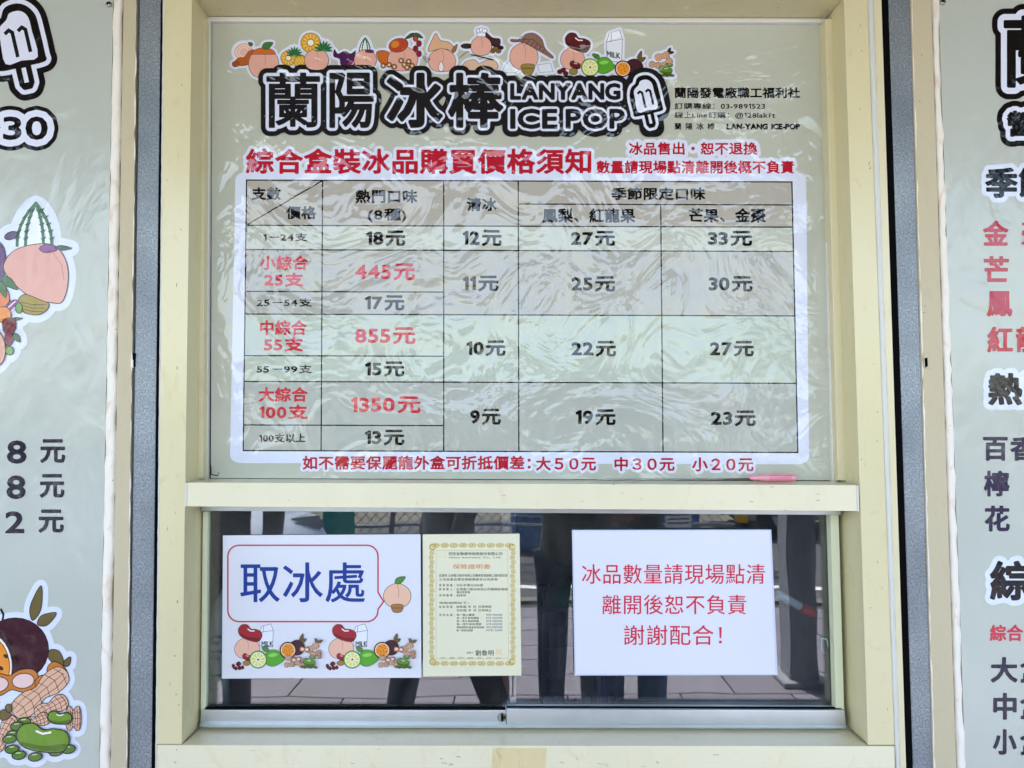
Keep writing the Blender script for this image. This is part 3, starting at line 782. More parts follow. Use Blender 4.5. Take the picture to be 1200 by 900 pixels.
# white board and table ground, with the headings' halo grown together with it
h1 = layout('綜合盒裝冰品購買價格須知', (289, 175, 692, 203)); h2 = layout('冰品售出・恕不退換', (737.5, 167, 887, 181)); h3 = layout('數量請現場點清離開後概不負責', (700, 188.5, 930, 203)); 
h3b = [layout('如不需要保麗龍外盒可折抵價差：', (355, 535, 622, 550)), layout('大５０元', (629, 535.5, 698, 551)), layout('中３０元', (721, 536, 790, 551.5)), layout('小２０元', (812, 536.5, 882.5, 552))]
board = rrect(0, 0, 1, 1, .02)
def bilin(u, v, q=((280.5, 206), (940, 206), (943.5, 539.5), (274, 538))):
    a = np.array(q[0]) * (1 - u) + np.array(q[1]) * u; b = np.array(q[3]) * (1 - u) + np.array(q[2]) * u; return tuple(a * (1 - v) + b * v)
bpoly = [bilin(x, y) for x, y in rrect(0, 0, 1, 1, .014)]
halo = pr.dil([poly_segs(bpoly)] + [i[0] for i in h1 + h2 + h3], 0 + 4.6, 1.2, .15)
halo_b = pr.dil([i[0] for k in h3b for i in k], 3.4, 1.6, .12)
bsh = pr.dil([poly_segs([bilin(x, y) for x, y in rrect(.006, .0, .994, .986, .014)])], 1.2, 1.0, .1)
tb = [(289, 211), (928, 213), (935, 530), (285, 527.5)]
def band_(ya, yb):
    f = lambda y: (289 - 4 * (y - 211) / 317, 928 + 7 * (y - 211) / 317)
    return [(f(ya)[0], ya), (f(ya)[1], ya + 2.2), (f(yb)[1], yb + 2.2), (f(yb)[0], yb)]
bands = [(c_, 2, [[band_(a_, b2_)]]) for c_, a_, b2_ in (('#b4afa2', 211, 264), ('#c3c7b7', 264, 292.5), ('#b3b3a8', 292.5, 368), ('#bbc5b4', 368, 447), ('#b2b5aa', 447, 528))]
pr.mesh('table_board', [(HAL, 0, halo), (HAL, 0.5, halo_b)] + bands, poster)
# grid lines, each a thin printed rule
vx = [(289, 285), (378, 376.3), (520, 520), (607.3, 608), (774, 777), (928, 935)]
def vxl(k, y): a, b = vx[k]; return a + (b - a) * (y - 211) / 317
def yy_(y, x): return y + (x - 289) * 2.2 / 640
rules = []
def hr(y, k0, k1): x0, x1 = vxl(k0, y), vxl(k1, y); rules.append(((x0, yy_(y, x0)), (x1, yy_(y, x1))))
def vr(k, y0, y1): x0, x1 = vxl(k, y0), vxl(k, y1); rules.append(((x0, yy_(y0, x0)), (x1, yy_(y1, x1))))
hr(211, 0, 5); hr(238, 3, 5); hr(264, 0, 5); hr(292.5, 0, 5); hr(341.5, 0, 2); hr(368, 0, 5); hr(416.7, 0, 2); hr(447, 0, 5); hr(498, 0, 2); hr(528, 0, 5)
for k in (0, 1, 2, 3, 5): vr(k, 211, 528)
vr(4, 238, 528); rules.append(((378, 211.5), (288.5, 264)))
pr.mesh('table_rules', [(INK, 3, [[q] for a, b in rules for q in stroke([a, b], 1.45)])], poster)
pr.text('red_heading', '綜合盒裝冰品購買價格須知', (288, 174, 693, 204), RED, poster, .95, base=3, label='big red heading above the table')
pr.text('red_note', '冰品售出・恕不退換', (737, 166.5, 887.5, 181.5), RED, poster, .42, base=3)
pr.text('red_note', '數量請現場點清離開後概不負責', (699, 188, 930.5, 203.5), RED, poster, .42, base=3)
for tx, bx_ in (('如不需要保麗龍外盒可折抵價差：', (354.6, 534, 622, 550.5)), ('大５０元', (628, 535, 698.5, 551.5)), ('中３０元', (720, 535.5, 790.5, 552)), ('小２０元', (811, 536, 883, 552.5))):
    pr.text('red_footnote', tx, bx_, RED, poster, .5, base=3)
cells = [('支數', 295, 219.5, 329, 234.5, .45), ('價格', 335, 241.5, 370.6, 257, .45), ('熱門口味', 416.7, 222, 489, 238, .45), ('(8種)', 431, 244, 476, 261, .4), ('清冰', 547, 231.5, 582, 247.5, .5),
         ('1－24支', 308.5, 273, 360, 282.8, .25), ('18元', 429, 270, 475, 288.5, .7), ('12元', 542, 269.5, 588, 288.5, .7), ('11元', 542, 323, 584.5, 341.5, .7),
         ('25－54支', 300.6, 349.5, 365.4, 359.5, .25), ('17元', 427.5, 346, 474, 364, .7), ('10元', 546.5, 399, 592.5, 417.5, .7), ('55－99支', 300.6, 427.5, 365.4, 437.5, .25), ('15元', 427.5, 423.5, 474, 441.5, .7),
         ('9元', 551, 479, 587, 498, .7), ('100支以上', 304, 508, 358, 518.5, .25), ('13元', 427.5, 503.5, 474, 522, .7),
         ('季節限定口味', 716.5, 219.5, 826.5, 234.5, .45), ('鳳梨、紅龍果', 635.5, 244, 744.5, 261, .45), ('芒果、金棗', 807, 244, 897.5, 261, .45),
         ('27元', 669, 270.5, 721, 288.5, .7), ('33元', 829.5, 270.5, 881.5, 288.5, .7), ('25元', 669.6, 323.5, 721, 342, .7), ('30元', 830.5, 323.5, 882, 342, .7),
         ('22元', 669.6, 399.5, 722, 418, .7), ('27元', 832, 399.5, 883.5, 418, .7), ('19元', 674.5, 479.5, 721.5, 498.5, .7), ('23元', 833, 481, 886, 499.5, .7)]
for tx, a, b, c, d, w_ in cells: pr.text('cell_text', tx, (a, b, c, d), INK, poster, w_ * 1.15, base=3)
for tx, a, b, c, d, w_ in (('小綜合', 304.5, 299, 361, 316.5, .6), ('25支', 309.5, 319.5, 355.5, 336, .7), ('445元', 416, 308.5, 486.5, 328.5, .8), ('中綜合', 304.5, 375, 359.5, 393, .6), ('55支', 309, 395, 355.5, 412, .7), ('855元', 416, 383.5, 487, 403.5, .8),
                           ('大綜合', 303, 453.5, 360.5, 471, .6), ('100支', 303.5, 474, 360.5, 491.5, .7), ('1350元', 411, 464.5, 493, 484.5, .8)):
    pr.text('red_cell_text', tx, (a, b, c, d), '#c42838', poster, w_, base=3)
# address block
pr.text('address_text', '蘭陽發電廠職工福利社', (790.5, 102, 937.5, 115), INK, poster, .38, base=3)
pr.text('address_text', '訂購專線：03-9891523', (790.5, 120.5, 896.5, 128), INK, poster, .12, base=3)
pr.text('address_text', '線上Line訂購：@128lakft', (790.5, 131, 908.5, 139.5), INK, poster, .12, base=3)
pr.text('address_text', '蘭 陽 冰 棒', (790.5, 144, 837.5, 152), INK, poster, .15, base=3)
pr.text('address_text', 'LAN-YANG ICE-POP', (851.5, 144.8, 937.5, 151.8), INK, poster, .5, base=3)
# fruit pictures along the top edge (behind the title)
DK_ = {}
def D(name, fn, base=2, halo=3.0, lw=.5, ss=2.0):
    d = Draw(lw); fn(d); return d.emit(pr, name, poster, halo, HAL, base, None, ss)
def f1(d):
    d.poly(ell(286, 61, 12, 11), '#e8b8a8', '#ffffff'); [d.lines(ell(286, 61, 9 - k * 3, 8 - k * 2.6, 0, 16, 20, 320), '#f4e4dc', .9) for k in (0, 1)]
    d.poly(smooth_poly([(275, 74), (279, 68), (286, 67), (292, 60), (298, 59), (297, 68), (292, 75), (282, 77)]), '#b8602a')
    d.poly(ell(276, 75, 4, 3.4), '#a9521f'); blush(d, 309, 73, 17.5, 17, '#cf6d2c'); d.poly(leafp(296, 53, -6, 4, 30), '#2f6e33')
def f2(d):
    ring(d, 338, 68, 9); ring(d, 364, 50, 11.5); pine(d, 352, 73, 9); crown(d, 345, 61, 7.5); blush(d, 371, 69, 14, 12, None, False); crown(d, 379, 55, 8.5)
def f3(d):
    d.poly(smooth_poly([(392, 58), (396, 63), (404, 60), (411, 63), (417, 59), (415, 68), (411, 78), (400, 76), (398, 69), (391, 66)]), '#4a1f4f'); d.poly(ell(413, 75, 6, 5, -20), '#8c2f6f'); d.lines([(409, 79), (416, 72)], '#f0d0e4', .9)
    cactus(d, 428, 62, 18, 7); blush(d, 428, 69, 13, 11, None, False); d.poly(ell(433, 60, 5, 1.8, 3), '#6d2a62')
def f4(d):
    d.poly(smooth_poly([(441, 62), (448, 59), (456, 62), (458, 72), (452, 76), (445, 73)]), '#c7682a'); blush(d, 472, 68, 17.5, 14, None, False)
    d.poly(ell(467, 53, 11.5, 8, -15), '#b8452b'); d.poly(ell(463, 52, 5, 4, -15), '#d9812e', None, False)
    for k, c in enumerate(('#b5462c', '#8f2331', '#7c1f2c', '#8f2331')): d.poly(ell(487 + (k % 2) * 4, 45 + k * 6, 3, 3.6), c)
    d.poly(leafp(486, 39, 13, 4, 150), '#2f5a33'); d.poly(leafp(486, 39, 11, 4, 30), '#2f5a33')
    for q in ((449, 77), (456, 76), (462, 78), (474, 76), (479, 72), (483, 77), (470, 71), (477, 79)): d.poly(ell(*q, 3, 3, 0, 12), '#a0663a'); d.poly(ell(*q, 1.4, 1.4, 0, 8), '#ead0b4', None, False)
def f5(d):
    blush(d, 518, 70, 16, 13, None, False)
    d.poly(smooth_poly([(502, 60), (506, 47), (511, 39), (516, 47), (527, 50), (534, 60), (518, 57)]), '#d9ab85'); d.poly(leafp(530, 62, 12, 4, -60), '#9c6b3d')
    for k in range(4): d.lines([(500 + k, 74 - k), (495 + k * 3, 65 + k)], '#3b3340', .7)
    d.poly(leafp(517, 84, 12, 6, -90), '#f0e4dc')
def f6(d):
    d.poly(ell(547, 54, 7, 3), '#2e2422'); d.poly(smooth_poly([(569, 38), (577, 44), (586, 46), (584, 55), (570, 50)]), '#40242a'); d.poly(ell(586, 56, 4, 2.4), '#2e2422')
    for k in range(4): d.poly(ell(574 + k * 3.4, 57 + (k % 2) * 3, 3, 2.4), '#7d6135')
    blush(d, 564, 53, 12, 11, None, False); d.poly(rrect(559, 36, 569, 43, 1), '#e9eef6'); d.poly(ell(561, 36, 3, 2.6), '#e9eef6'); d.poly(ell(564.5, 35, 3, 2.6), '#e9eef6'); d.poly(ell(568, 36, 3, 2.6), '#e9eef6')
    d.poly(smooth_poly([(541, 79), (546, 72), (556, 70), (562, 74), (572, 70), (582, 73), (580, 82), (545, 82)]), '#dcb79c'); d.lines([(552, 64), (578, 70)], '#3b3030', 1.5); d.lines([(538, 68), (548, 60)], '#3b3340', .7)
def f7(d):
    for k in range(4): d.lines([(590 + k * 4, 82 - k * 3), (598 + k * 3, 70 - k)], '#7e8794', .6)
    d.poly(smooth_poly([(590, 84), (594, 74), (604, 70), (606, 84)]), '#dfe6ee', '#7e8794'); d.poly([(630, 76), (645, 74), (648, 84), (632, 85)], '#dfe6ee', '#7e8794')
    blush(d, 614, 65, 16.5, 15, None, False)
    d.poly(smooth_poly([(599, 46), (610, 46), (616, 40), (626, 39), (635, 46), (639, 57), (648, 66), (646, 68), (632, 60), (614, 50), (600, 49)]), '#8a6659')
    for k in range(7): d.lines([(606 + k * 5, 48 + k * 2.2), (612 + k * 4.4, 42 + k * 2.5)], '#3f2a28', .6)
    d.lines([(612, 46), (624, 46), (636, 56)], '#3f2a28', .6)
    d.poly(smooth_poly([(611, 76), (626, 76), (623, 87), (614, 87)]), '#94803f'); d.lines([(612, 80), (625, 80)], '#4c421f', .8)
def f8(d):
    blush(d, 671, 68, 14, 12.5, None, False); bean(d, 677, 50, 15.5, 10.5, 14, '#5c1c22'); bean(d, 674, 76, 6.5, 4.5, 10, '#6c2027'); d.poly(ell(672, 84, 5, 4), '#94803f')
    for q in ((656, 84), (660, 82), (663, 86)): d.poly(ell(*q, 3, 2.5), '#5c1c22')
def f9(d):
    milk(d, 720, 56, 17, 34); lime(d, 709, 77, 11); limeslice(d, 691.5, 79, 10.5); d.poly(leafp(694, 64, 6, 3.5, 10), '#4f8c35')
    plum(d, 743, 80, 11); passion(d, 730, 80.5, 9.5)
def f10(d):
    peanut(d, 777, 68, 10, 4.6, -20, lw_ok) if False else None
    d.lw = .35
    peanut(d, 776, 66, 9, 4.5, -15); peanut(d, 768, 76, 7.5, 4, 10); peanut(d, 781, 74, 8, 4, -35); d.poly(leafp(783, 61, 6, 3, -60), '#3b3324'); d.poly(leafp(784, 62, 6, 3, -10), '#3b3324'); greens(d, 780, 82, 8)
for nm, fn in (('peach_print', f1), ('pineapple_print', f2), ('dragonfruit_print', f3), ('mango_print', f4), ('taro_print', f5), ('dumpling_print', f6), ('straw_hat_print', f7), ('red_bean_print', f8), ('lime_print', f9), ('peanut_print', f10)):
    D(nm, fn, 2 + .11 * len(nm) + DK_.setdefault('n', 0)); DK_['n'] += .23
pr.text('milk_text', 'MILK', (711, 59.5, 727, 66), '#30303a', poster, .1, base=24, slant=.18)
# title, black outline grown round white round ink
BLK = '#1b1b1e'
tb_ = 30
title_it = []
for ch, x0, x1 in (('蘭', 312, 375), ('陽', 386, 438), ('冰', 453, 519), ('棒', 525, 590)):
    wq = {'蘭': 1.15, '陽': 1.5, '冰': 2.4, '棒': 2.1}[ch]; title_it += layout(ch, (x0 + wq, 85 + wq, x1 - wq, 150 - wq))
lat = layout('LANYANG', (599, 98.5, 726, 116)) + layout('ICE', (599, 128.5, 652, 150)) + layout('POP', (664, 128.5, 731, 150))
popbody = [poly_segs([(x, y) for x, y in smooth_poly([(744, 97), (752, 90), (764, 92), (771, 103), (774, 130), (748, 136), (741, 118)], 3)]), poly_segs([(757, 132), (766, 130), (768, 150), (760, 150)])]
segs_all = [i[0] for i in title_it + lat]
pr.mesh('title_plate', [(BLK, 0, pr.dil(segs_all + popbody, 10.5, 1.6, .1))], poster, None, tb_)
pr.mesh('title_outline', [(HAL, 0, pr.dil([i[0] for i in title_it], 4.9, 2.2, .08)), (HAL, 0, pr.dil([i[0] for i in lat], 4.0, 2.2, .08))], poster, None, tb_ + 1)
pr.mesh('title_lettering', [(BLK, 0, pr.dil([i[0]], w_, 3.5, .05)) for i, w_ in zip(title_it, (1.15, 1.5, 2.4, 2.1))] + [(BLK, 0, pr.dil([i[0]], 1.25, 3.5, .05)) for i in lat], poster, None, tb_ + 2)
icepop(pr, 'ice_pop_print', poster, 757.5, 121, 54, -13, tb_ + 2, False)

# ================================================================== SIDE BOARDS
def sideboard(name, lab, quad, px_base):
    t_ = thing(name, lab, 'sign', P(px_base, 1150, YB), 'green-grey menu boards either side of the window')
    bar('board', quad, YB, .0055, printed('#bcc1b5', 'board'), t_, .0006)
    return t_
BT, BB = -90, 1150
lb = sideboard('menu_board', 'green-grey menu board left of the window with ice pop drawing and the number 30', [(-560, BT), (l_board(BT) - .5, BT), (l_board(BB) - .5, BB), (-600, BB)], -200)
rb = sideboard('menu_board', 'green-grey menu board right of the window with black and red flavour names', [(r_caulk(BT) + .5, BT), (1760, BT), (1800, BB), (r_caulk(BB) + .5, BB)], 1450)
pb = Print(YB - .0002, 'board')
DK = '#171026'
icepop(pb, 'ice_pop_print', lb, 22.5, 58, 88, -13, 4)
it30 = layout('30', (4.5, 137.5, 55, 163))
pb.mesh('number_plate', [('#0c0c0f', 0, pb.dil([i[0] for i in it30], 13.6, 1.6)), ('#e3e7f5', 1, pb.dil([i[0] for i in it30], 8.8, 1.6)), ('#0c0c0f', 2, pb.dil([i[0] for i in it30], 1.1, 3))], lb, None, 3)
for tx, x0, y0, x1, y1 in (('8', 8, 516, 31, 543.5), ('元', 47, 514.6, 76.5, 542.7), ('8', 7.5, 557, 30, 585), ('元', 46.5, 555.5, 75.5, 583.5), ('2', 6, 599, 28.5, 625), ('元', 45, 597, 74.7, 624.5)):
    pb.text('price_text', tx, (x0, y0, x1, y1), DK, lb, 1.0, base=3)
def DB(name, fn, halo=9, lw=.9):
    d = Draw(lw); fn(d); return d.emit(pb, name, lb, halo, '#dbe2ef', 2, None, 1.2)
def fa(d):
    # dragonfruit flesh ball with cactus stems, mango, carrots, berries and leaves; faceless
    cactus(d, 42, 288, 50, 22)
    d.poly(ell(13, 276, 8, 4.5, -20), '#4d2b52')
    d.poly(smooth_poly([(-30, 290), (-8, 280), (6, 295), (2, 330), (-24, 340)]), '#5b2a63')
    d.poly(smooth_poly([(42, 286), (64, 288), (77, 305), (80, 328), (74, 352), (62, 355), (36, 348), (14, 330), (4, 312), (16, 294)]), '#dfa594')
    d.lines([(62, 296), (72, 310), (75, 328)], '#c88876', 1.0)
    d.poly(smooth_poly([(46, 291), (54, 286), (66, 289), (65, 294), (52, 296)]), '#87427f'); d.poly(leafp(65, 290, 19, 5, 3), '#2f5a3c')
    d.poly(smooth_poly([(22, 350), (30, 345), (46, 351), (57, 356), (54, 364), (44, 369), (30, 367), (23, 360)]), '#a08a24'); 
    for k in (0, 1, 2): d.lines([(24 + k, 354 + k * 4), (38, 357 + k * 4), (54 - k * 2, 357 + k * 4)], '#594c14', 1)
    d.poly(smooth_poly([(-10, 342), (6, 338), (11, 350), (6, 362), (-10, 364)]), '#dd7a32'); d.poly(leafp(2, 324, 24, 9, 40), '#3c6a35'); d.poly(leafp(0, 330, 20, 8, 70), '#3c6a35')
    d.poly(ell(14, 358, 9, 5, -35), '#7f3a78'); d.lines([(8, 362), (18, 353)], '#f0dcee', 1.4); d.lines([(12, 366), (21, 357)], '#f0dcee', 1.4)
    d.poly(ell(22, 361, 4, 6), '#5b9440'); d.poly(smooth_poly([(-4, 362), (8, 360), (13, 370), (6, 378), (-4, 374)]), '#e38a34')
    d.poly(leafp(14, 374, 12, 3, -5), '#2f5a3c'); d.poly(smooth_poly([(4, 375), (16, 373), (18, 384), (12, 393), (4, 388)]), '#6f1a2e'); d.poly(smooth_poly([(6, 392), (15, 392), (14, 402), (8, 405)]), '#7c1f33')
    d.poly(leafp(16, 391, 12, 6, 55), '#2f6535'); d.poly(ell(11, 411, 4.4, 5), '#7aa03a')
    d.poly(smooth_poly([(-40, 385), (-12, 380), (3, 395), (6, 415), (-4, 430), (-40, 440)]), '#e0a896')
DB('dragonfruit_print', fa)
def fb(d):
    d.lines([(1, 714), (4, 720), (3, 728), (0, 735)], '#14151c', 2.4)
    d.poly(ell(18, 761, 39, 37), '#43212a'); d.poly(ell(-6, 776, 26, 38, -8), '#33191f'); d.poly(ell(-8, 777, 22, 34, -8), '#f3e7da'); d.poly(ell(-9, 778, 20, 31, -8), '#e58f27')
    d.poly(ell(7, 769, 2.2, 3.4, -60, 10), '#241512', None, False); d.poly(ell(1, 783, 2.2, 3.6, -60, 10), '#241512', None, False)
    d.poly(leafp(38, 727, 42, 12, -76), '#6f6037'); d.poly(leafp(44, 732, 26, 12, -32), '#6f6037'); d.poly(leafp(58, 762, 25, 14, 48), '#6f6037'); d.poly(leafp(76, 781, 13, 7, -60), '#6f6037')
    openpod(d, 12, 800, 34, 14, -8); peanut(d, 60, 795, 20, 13, -48, False, '#c77b35')
    d.lw = .8
    peanut(d, 47, 812, 40, 14, -40); peanut(d, 60, 829, 21, 10, -28); peanut(d, 86, 842, 9, 15, 0); peanut(d, 4, 860, 24, 9, -60); peanut(d, 44, 845, 14, 8, -20)
    d.poly(leafp(-2, 838, 15, 12, 0), '#6f6037'); d.poly(ell(10, 830, 4, 5), '#6f6037')
    for q in ((28, 846), (20, 851), (15, 861), (11, 866), (14, 878), (22, 885), (41, 887), (65, 881), (80, 878)): d.poly(ell(q[0], q[1], 8, 5, -8), '#557a22', '#18200c', True, 1.3); d.lines([(q[0] - 3, q[1] - 2.4), (q[0] + 2, q[1] - 2.8)], '#e7f2c8', .8)
    d.lw = 1.4; bean(d, 50, 865, 31, 18, 1, '#6c9427'); bean(d, 70, 841, 14, 8.5, -4, '#6c9427')
DB('bean_and_peanut_print', fb, 7, .9)
# right board writing
t1 = layout('蘭', (1178, 20, 1259, 101))
pb.mesh('title_print', [('#0c0c0f', 0, pb.dil([i[0] for i in t1], 15.5, 1.4)), ('#e3e7f5', 1, pb.dil([i[0] for i in t1], 9, 1.4)), ('#0c0c0f', 2, pb.dil([t1[0][0]], 2.0, 3))], rb, None, 3)
t1 = layout('營', (1181, 131, 1211, 159))
pb.mesh('title_print', [('#0c0c0f', 0, pb.dil([i[0] for i in t1], 13, 1.6)), ('#e3e7f5', 1, pb.dil([i[0] for i in t1], 6.6, 1.6)), ('#0c0c0f', 2, pb.dil([t1[0][0]], 1.4, 3))], rb, None, 3)
for tx, bx_, hh in (('季節', (1154.7, 196, 1231, 232), 5), ('熱門', (1158, 437, 1237, 475), 6), ('綜合', (1160, 657, 1258, 704), 6)):
    pb.text('flavour_heading', tx, bx_, '#08080b', rb, 1.7 if hh > 5 else 1.4, [(hh + 1.8, '#dbe2ef')], base=2)
for tx, bx_ in (('金', (1152, 258.5, 1182, 288)), ('芒', (1153, 300, 1182.5, 330.5)), ('鳳', (1156.5, 341, 1186.5, 371)), ('紅', (1157, 382.5, 1187, 413)), ('龍', (1190.5, 382.5, 1221, 413)), ('棗', (1196.5, 259, 1227, 288)),):
    pb.text('flavour_text', tx, bx_, '#b51e30', rb, 1.0, base=3)
for tx, bx_ in (('百', (1152, 512, 1181, 540)), ('香', (1184, 511, 1215, 540)), ('檸', (1153, 551.5, 1183, 582)), ('花', (1154, 592.5, 1183.5, 623))):
    pb.text('flavour_text', tx, bx_, '#2c2040', rb, 1.0, base=3)
pb.text('flavour_text', '綜合', (1160, 732, 1199, 751.5), '#c8384a', rb, .6, base=3)
for tx, bx_ in (('大', (1161, 770, 1192.5, 800)), ('中', (1164, 812, 1191.5, 843.5)), ('小', (1163.5, 854.5, 1191.5, 884.5)), ('盒', (1195.5, 770, 1226, 800)), ('盒', (1195.5, 812, 1226, 843)), ('盒', (1195.5, 855, 1226, 885))):
    pb.text('price_text', tx, bx_, '#171330', rb, 1.05, base=3)
def screw(px, py, par):
    bm = bmesh.new(); c = P(px, py, YB - .002)
    bmesh.ops.create_uvsphere(bm, u_segments=16, v_segments=8, radius=.0062, matrix=Matrix.Translation(c) @ Matrix.Diagonal((1, .45, 1, 1)))
    o = from_bm('screw', bm, par, M_chrome, True)
    q = Vector((c.x, c.y - .0026, c.z)); box('slot', q, (.008, .0012, .0012), M_black, o, 0, 0, 0, .6); box('slot', q, (.0012, .00125, .008), M_black, o, 0, 0, 0, .6)
screw(127.5, 5, lb); screw(1105, 2.5, rb)
for q in ((118, 905), (-540, 5), (-560, 905)): screw(q[0] - 8, q[1], lb)
for q in ((1145, 905), (1740, 5), (1740, 905)): screw(q[0] + 8, q[1], rb)

# ================================================================== PAPERS ON THE GLASS
YG = -.0035
pk = thing('pickup_sign', 'white sheet with blue characters in a red speech bubble and fruit pictures', 'sign', P(377, 795, YG))
bar('sheet', [(261.3, 627.5), (492.8, 626.2), (493.8, 794.2), (260, 795.2)], YG, .001, printed('#dddfe5', 'paper', .01), pk, 0)
pp = Print(YG - .0001, 'paper')
bub = rrect(267, 639, 443, 728.5, 13)
# insert the tail on the right side
k = max(i for i, q in enumerate(bub) if q[0] > 442.9 and q[1] < 700)
tail = bub[:k + 1] + [(443, 694), (449.5, 705), (443, 714)] + bub[k + 1:]
pp.mesh('speech_bubble', [('#b8323c', 0, [[q] for q in stroke(tail, 1.7, True)])], pk)
pp.text('pickup_text', '取冰處', (281.5, 659, 427.7, 706), '#143a8c', pk, .45, base=3, label='blue characters inside the bubble')
def pc(d): blush(d, 465.5, 697, 16, 13.5, None, False, col='#e8bda0'); d.poly(leafp(463, 683, 14, 7, -30), '#4f8c35'); d.poly(smooth_poly([(459, 709), (472, 709), (470, 717), (461, 717)]), '#a8763f'); d.lines([(459.5, 712.5), (471.5, 712.5)], '#5a3a1c', .7)
d = Draw(.6); pc(d); d.emit(pp, 'peach_print', pk, 0, HAL, 1)
def cluster(ox):
    def fn(d):
        milk(d, 312 + ox, 746, 15, 24)
        blush(d, 289.5 + ox, 759, 14.5, 12, None, False, col='#e9b9a0'); bean(d, 293 + ox, 742, 14.5, 9.5, 12, '#a02630')
        bean(d, 289.5 + ox, 770, 5.5, 4, 10, '#a02630'); d.poly(ell(289 + ox, 777, 4.4, 3), '#a8763f')
        rr = random.Random(5)
        for _ in range(9): d.poly(ell(273 + ox + rr.random() * 12, 777 + rr.random() * 7, 2.2, 1.7, rr.random() * 90, 10), '#6f1f26')
        lime(d, 321 + ox, 771.5, 11); limeslice(d, 302.5 + ox, 773, 10.2)
        plum(d, 348 + ox, 759, 9); passion(d, 337.5 + ox, 762, 9.6, 12)
        d.lw = .35
        peanut(d, 366 + ox, 759, 8.5, 3.8, -30); peanut(d, 370 + ox, 766, 7, 3.4, -15); openpod(d, 357 + ox, 761, 6, 3.2, 5); peanut(d, 341 + ox, 772, 7, 3.2, 15); openpod(d, 347 + ox, 773, 6, 3, -10); peanut(d, 339 + ox, 779, 6, 3, -5); peanut(d, 351 + ox, 778, 6, 3, 30); peanut(d, 374 + ox, 768, 4, 2.4, 80)
        d.poly(leafp(372 + ox, 753, 6, 3.4, -120), '#6f6037'); d.poly(leafp(373 + ox, 753, 6, 3.2, -30), '#6f6037'); greens(d, 362 + ox, 776, 7.5)
    d = Draw(.45); fn(d); d.emit(pp, 'fruit_print', pk, 0, HAL, 1)
    pp.text('milk_text', 'MILK', (306.5 + ox, 751.5, 320 + ox, 757.5), '#30303a', pk, .08, base=12)
cluster(0); cluster(110.3)

nt_ = thing('notice_sheet', 'white laminated notice with three lines of red characters', 'sign', P(792, 791, YG))
bar('laminate', [(670.2, 621.0), (903.8, 620.6), (911.4, 791.2), (673.4, 791.6)], YG, .0008, printed('#c9cfe2', 'paper', .01), nt_, 0)
bar('sheet', [(672, 622.5), (902, 622), (909, 789.6), (675, 790)], YG - .0003, .0003, printed('#dddfe5', 'paper', .01), nt_, 0)
pn = Print(YG - .0004, 'paper')
for tx, bx_ in (('冰品數量請現場點清', (682, 661, 896.5, 684.5)), ('離開後恕不負責', (706, 697, 874.5, 720)), ('謝謝配合！', (731, 732.5, 846, 756))):
    pn.text('notice_text', tx, bx_, '#cf2a48', nt_, .08, base=2)

ct = thing('certificate', 'cream insurance certificate with ornate gold border taped to the glass', 'certificate', P(552, 793, YG))
bar('sheet', [(495.4, 626.3), (608.8, 625.4), (611, 791.6), (495.8, 792.8)], YG - .0003, .001, printed('#e2e0c2', 'paper', .01), ct, 0)
pc_ = Print(YG - .0004, 'paper')
orn = []; G1, G2 = '#b5963a', '#d3bd6e'
band = []
for (x0, y0, x1, y1) in ((502.5, 636, 604, 642.5), (502.5, 774, 604, 780.5), (502.5, 636, 509, 780.5), (597.5, 636, 604, 780.5)): band.append([[(x0, y0), (x1, y0), (x1, y1), (x0, y1)]])
curl = []
def curls(xa, ya, xb, yb, n):
    for i in range(n):
        t = (i + .5) / n; x = xa + (xb - xa) * t; y = ya + (yb - ya) * t
        curl.append([ell(x, y, 2.3, 2.3, 0, 12), ell(x, y, 1.5, 1.5, 0, 12)][:1]); 
        for s in stroke(ell(x, y, 1.5, 1.5, 0, 9, (i % 2) * 180, (i % 2) * 180 + 290), .5): ink.append([s])
        for s in stroke(ell(x, y, 2.9, 2.9, 0, 10, (i % 2) * 180 - 80, (i % 2) * 180 + 80), .45): ink.append([s])
ink = []
curls(505, 639, 602, 639, 18); curls(505, 777.5, 602, 777.5, 18); curls(505.7, 645, 505.7, 772, 23); curls(601, 645, 601, 772, 23)
for cx, cy in ((507, 641), (600, 641), (507, 775.5), (600, 775.5)):
    curl.append([ell(cx, cy, 4.4, 4.4, 0, 14)]); ink += [[s] for s in stroke(ell(cx, cy, 3.3, 3.3, 0, 12, 30, 330), .8)]
pc_.mesh('gold_border', [('#ddcf93', 0, curl), ('#a98a2e', 2, ink)], ct)
pc_.mesh('fine_rule', [('#c9b26a', 0, [[q] for q in stroke([(511, 645), (595, 644.6), (596, 771.5), (511, 772.3)], .35, True)])], ct)
g_ = '#4a4738'
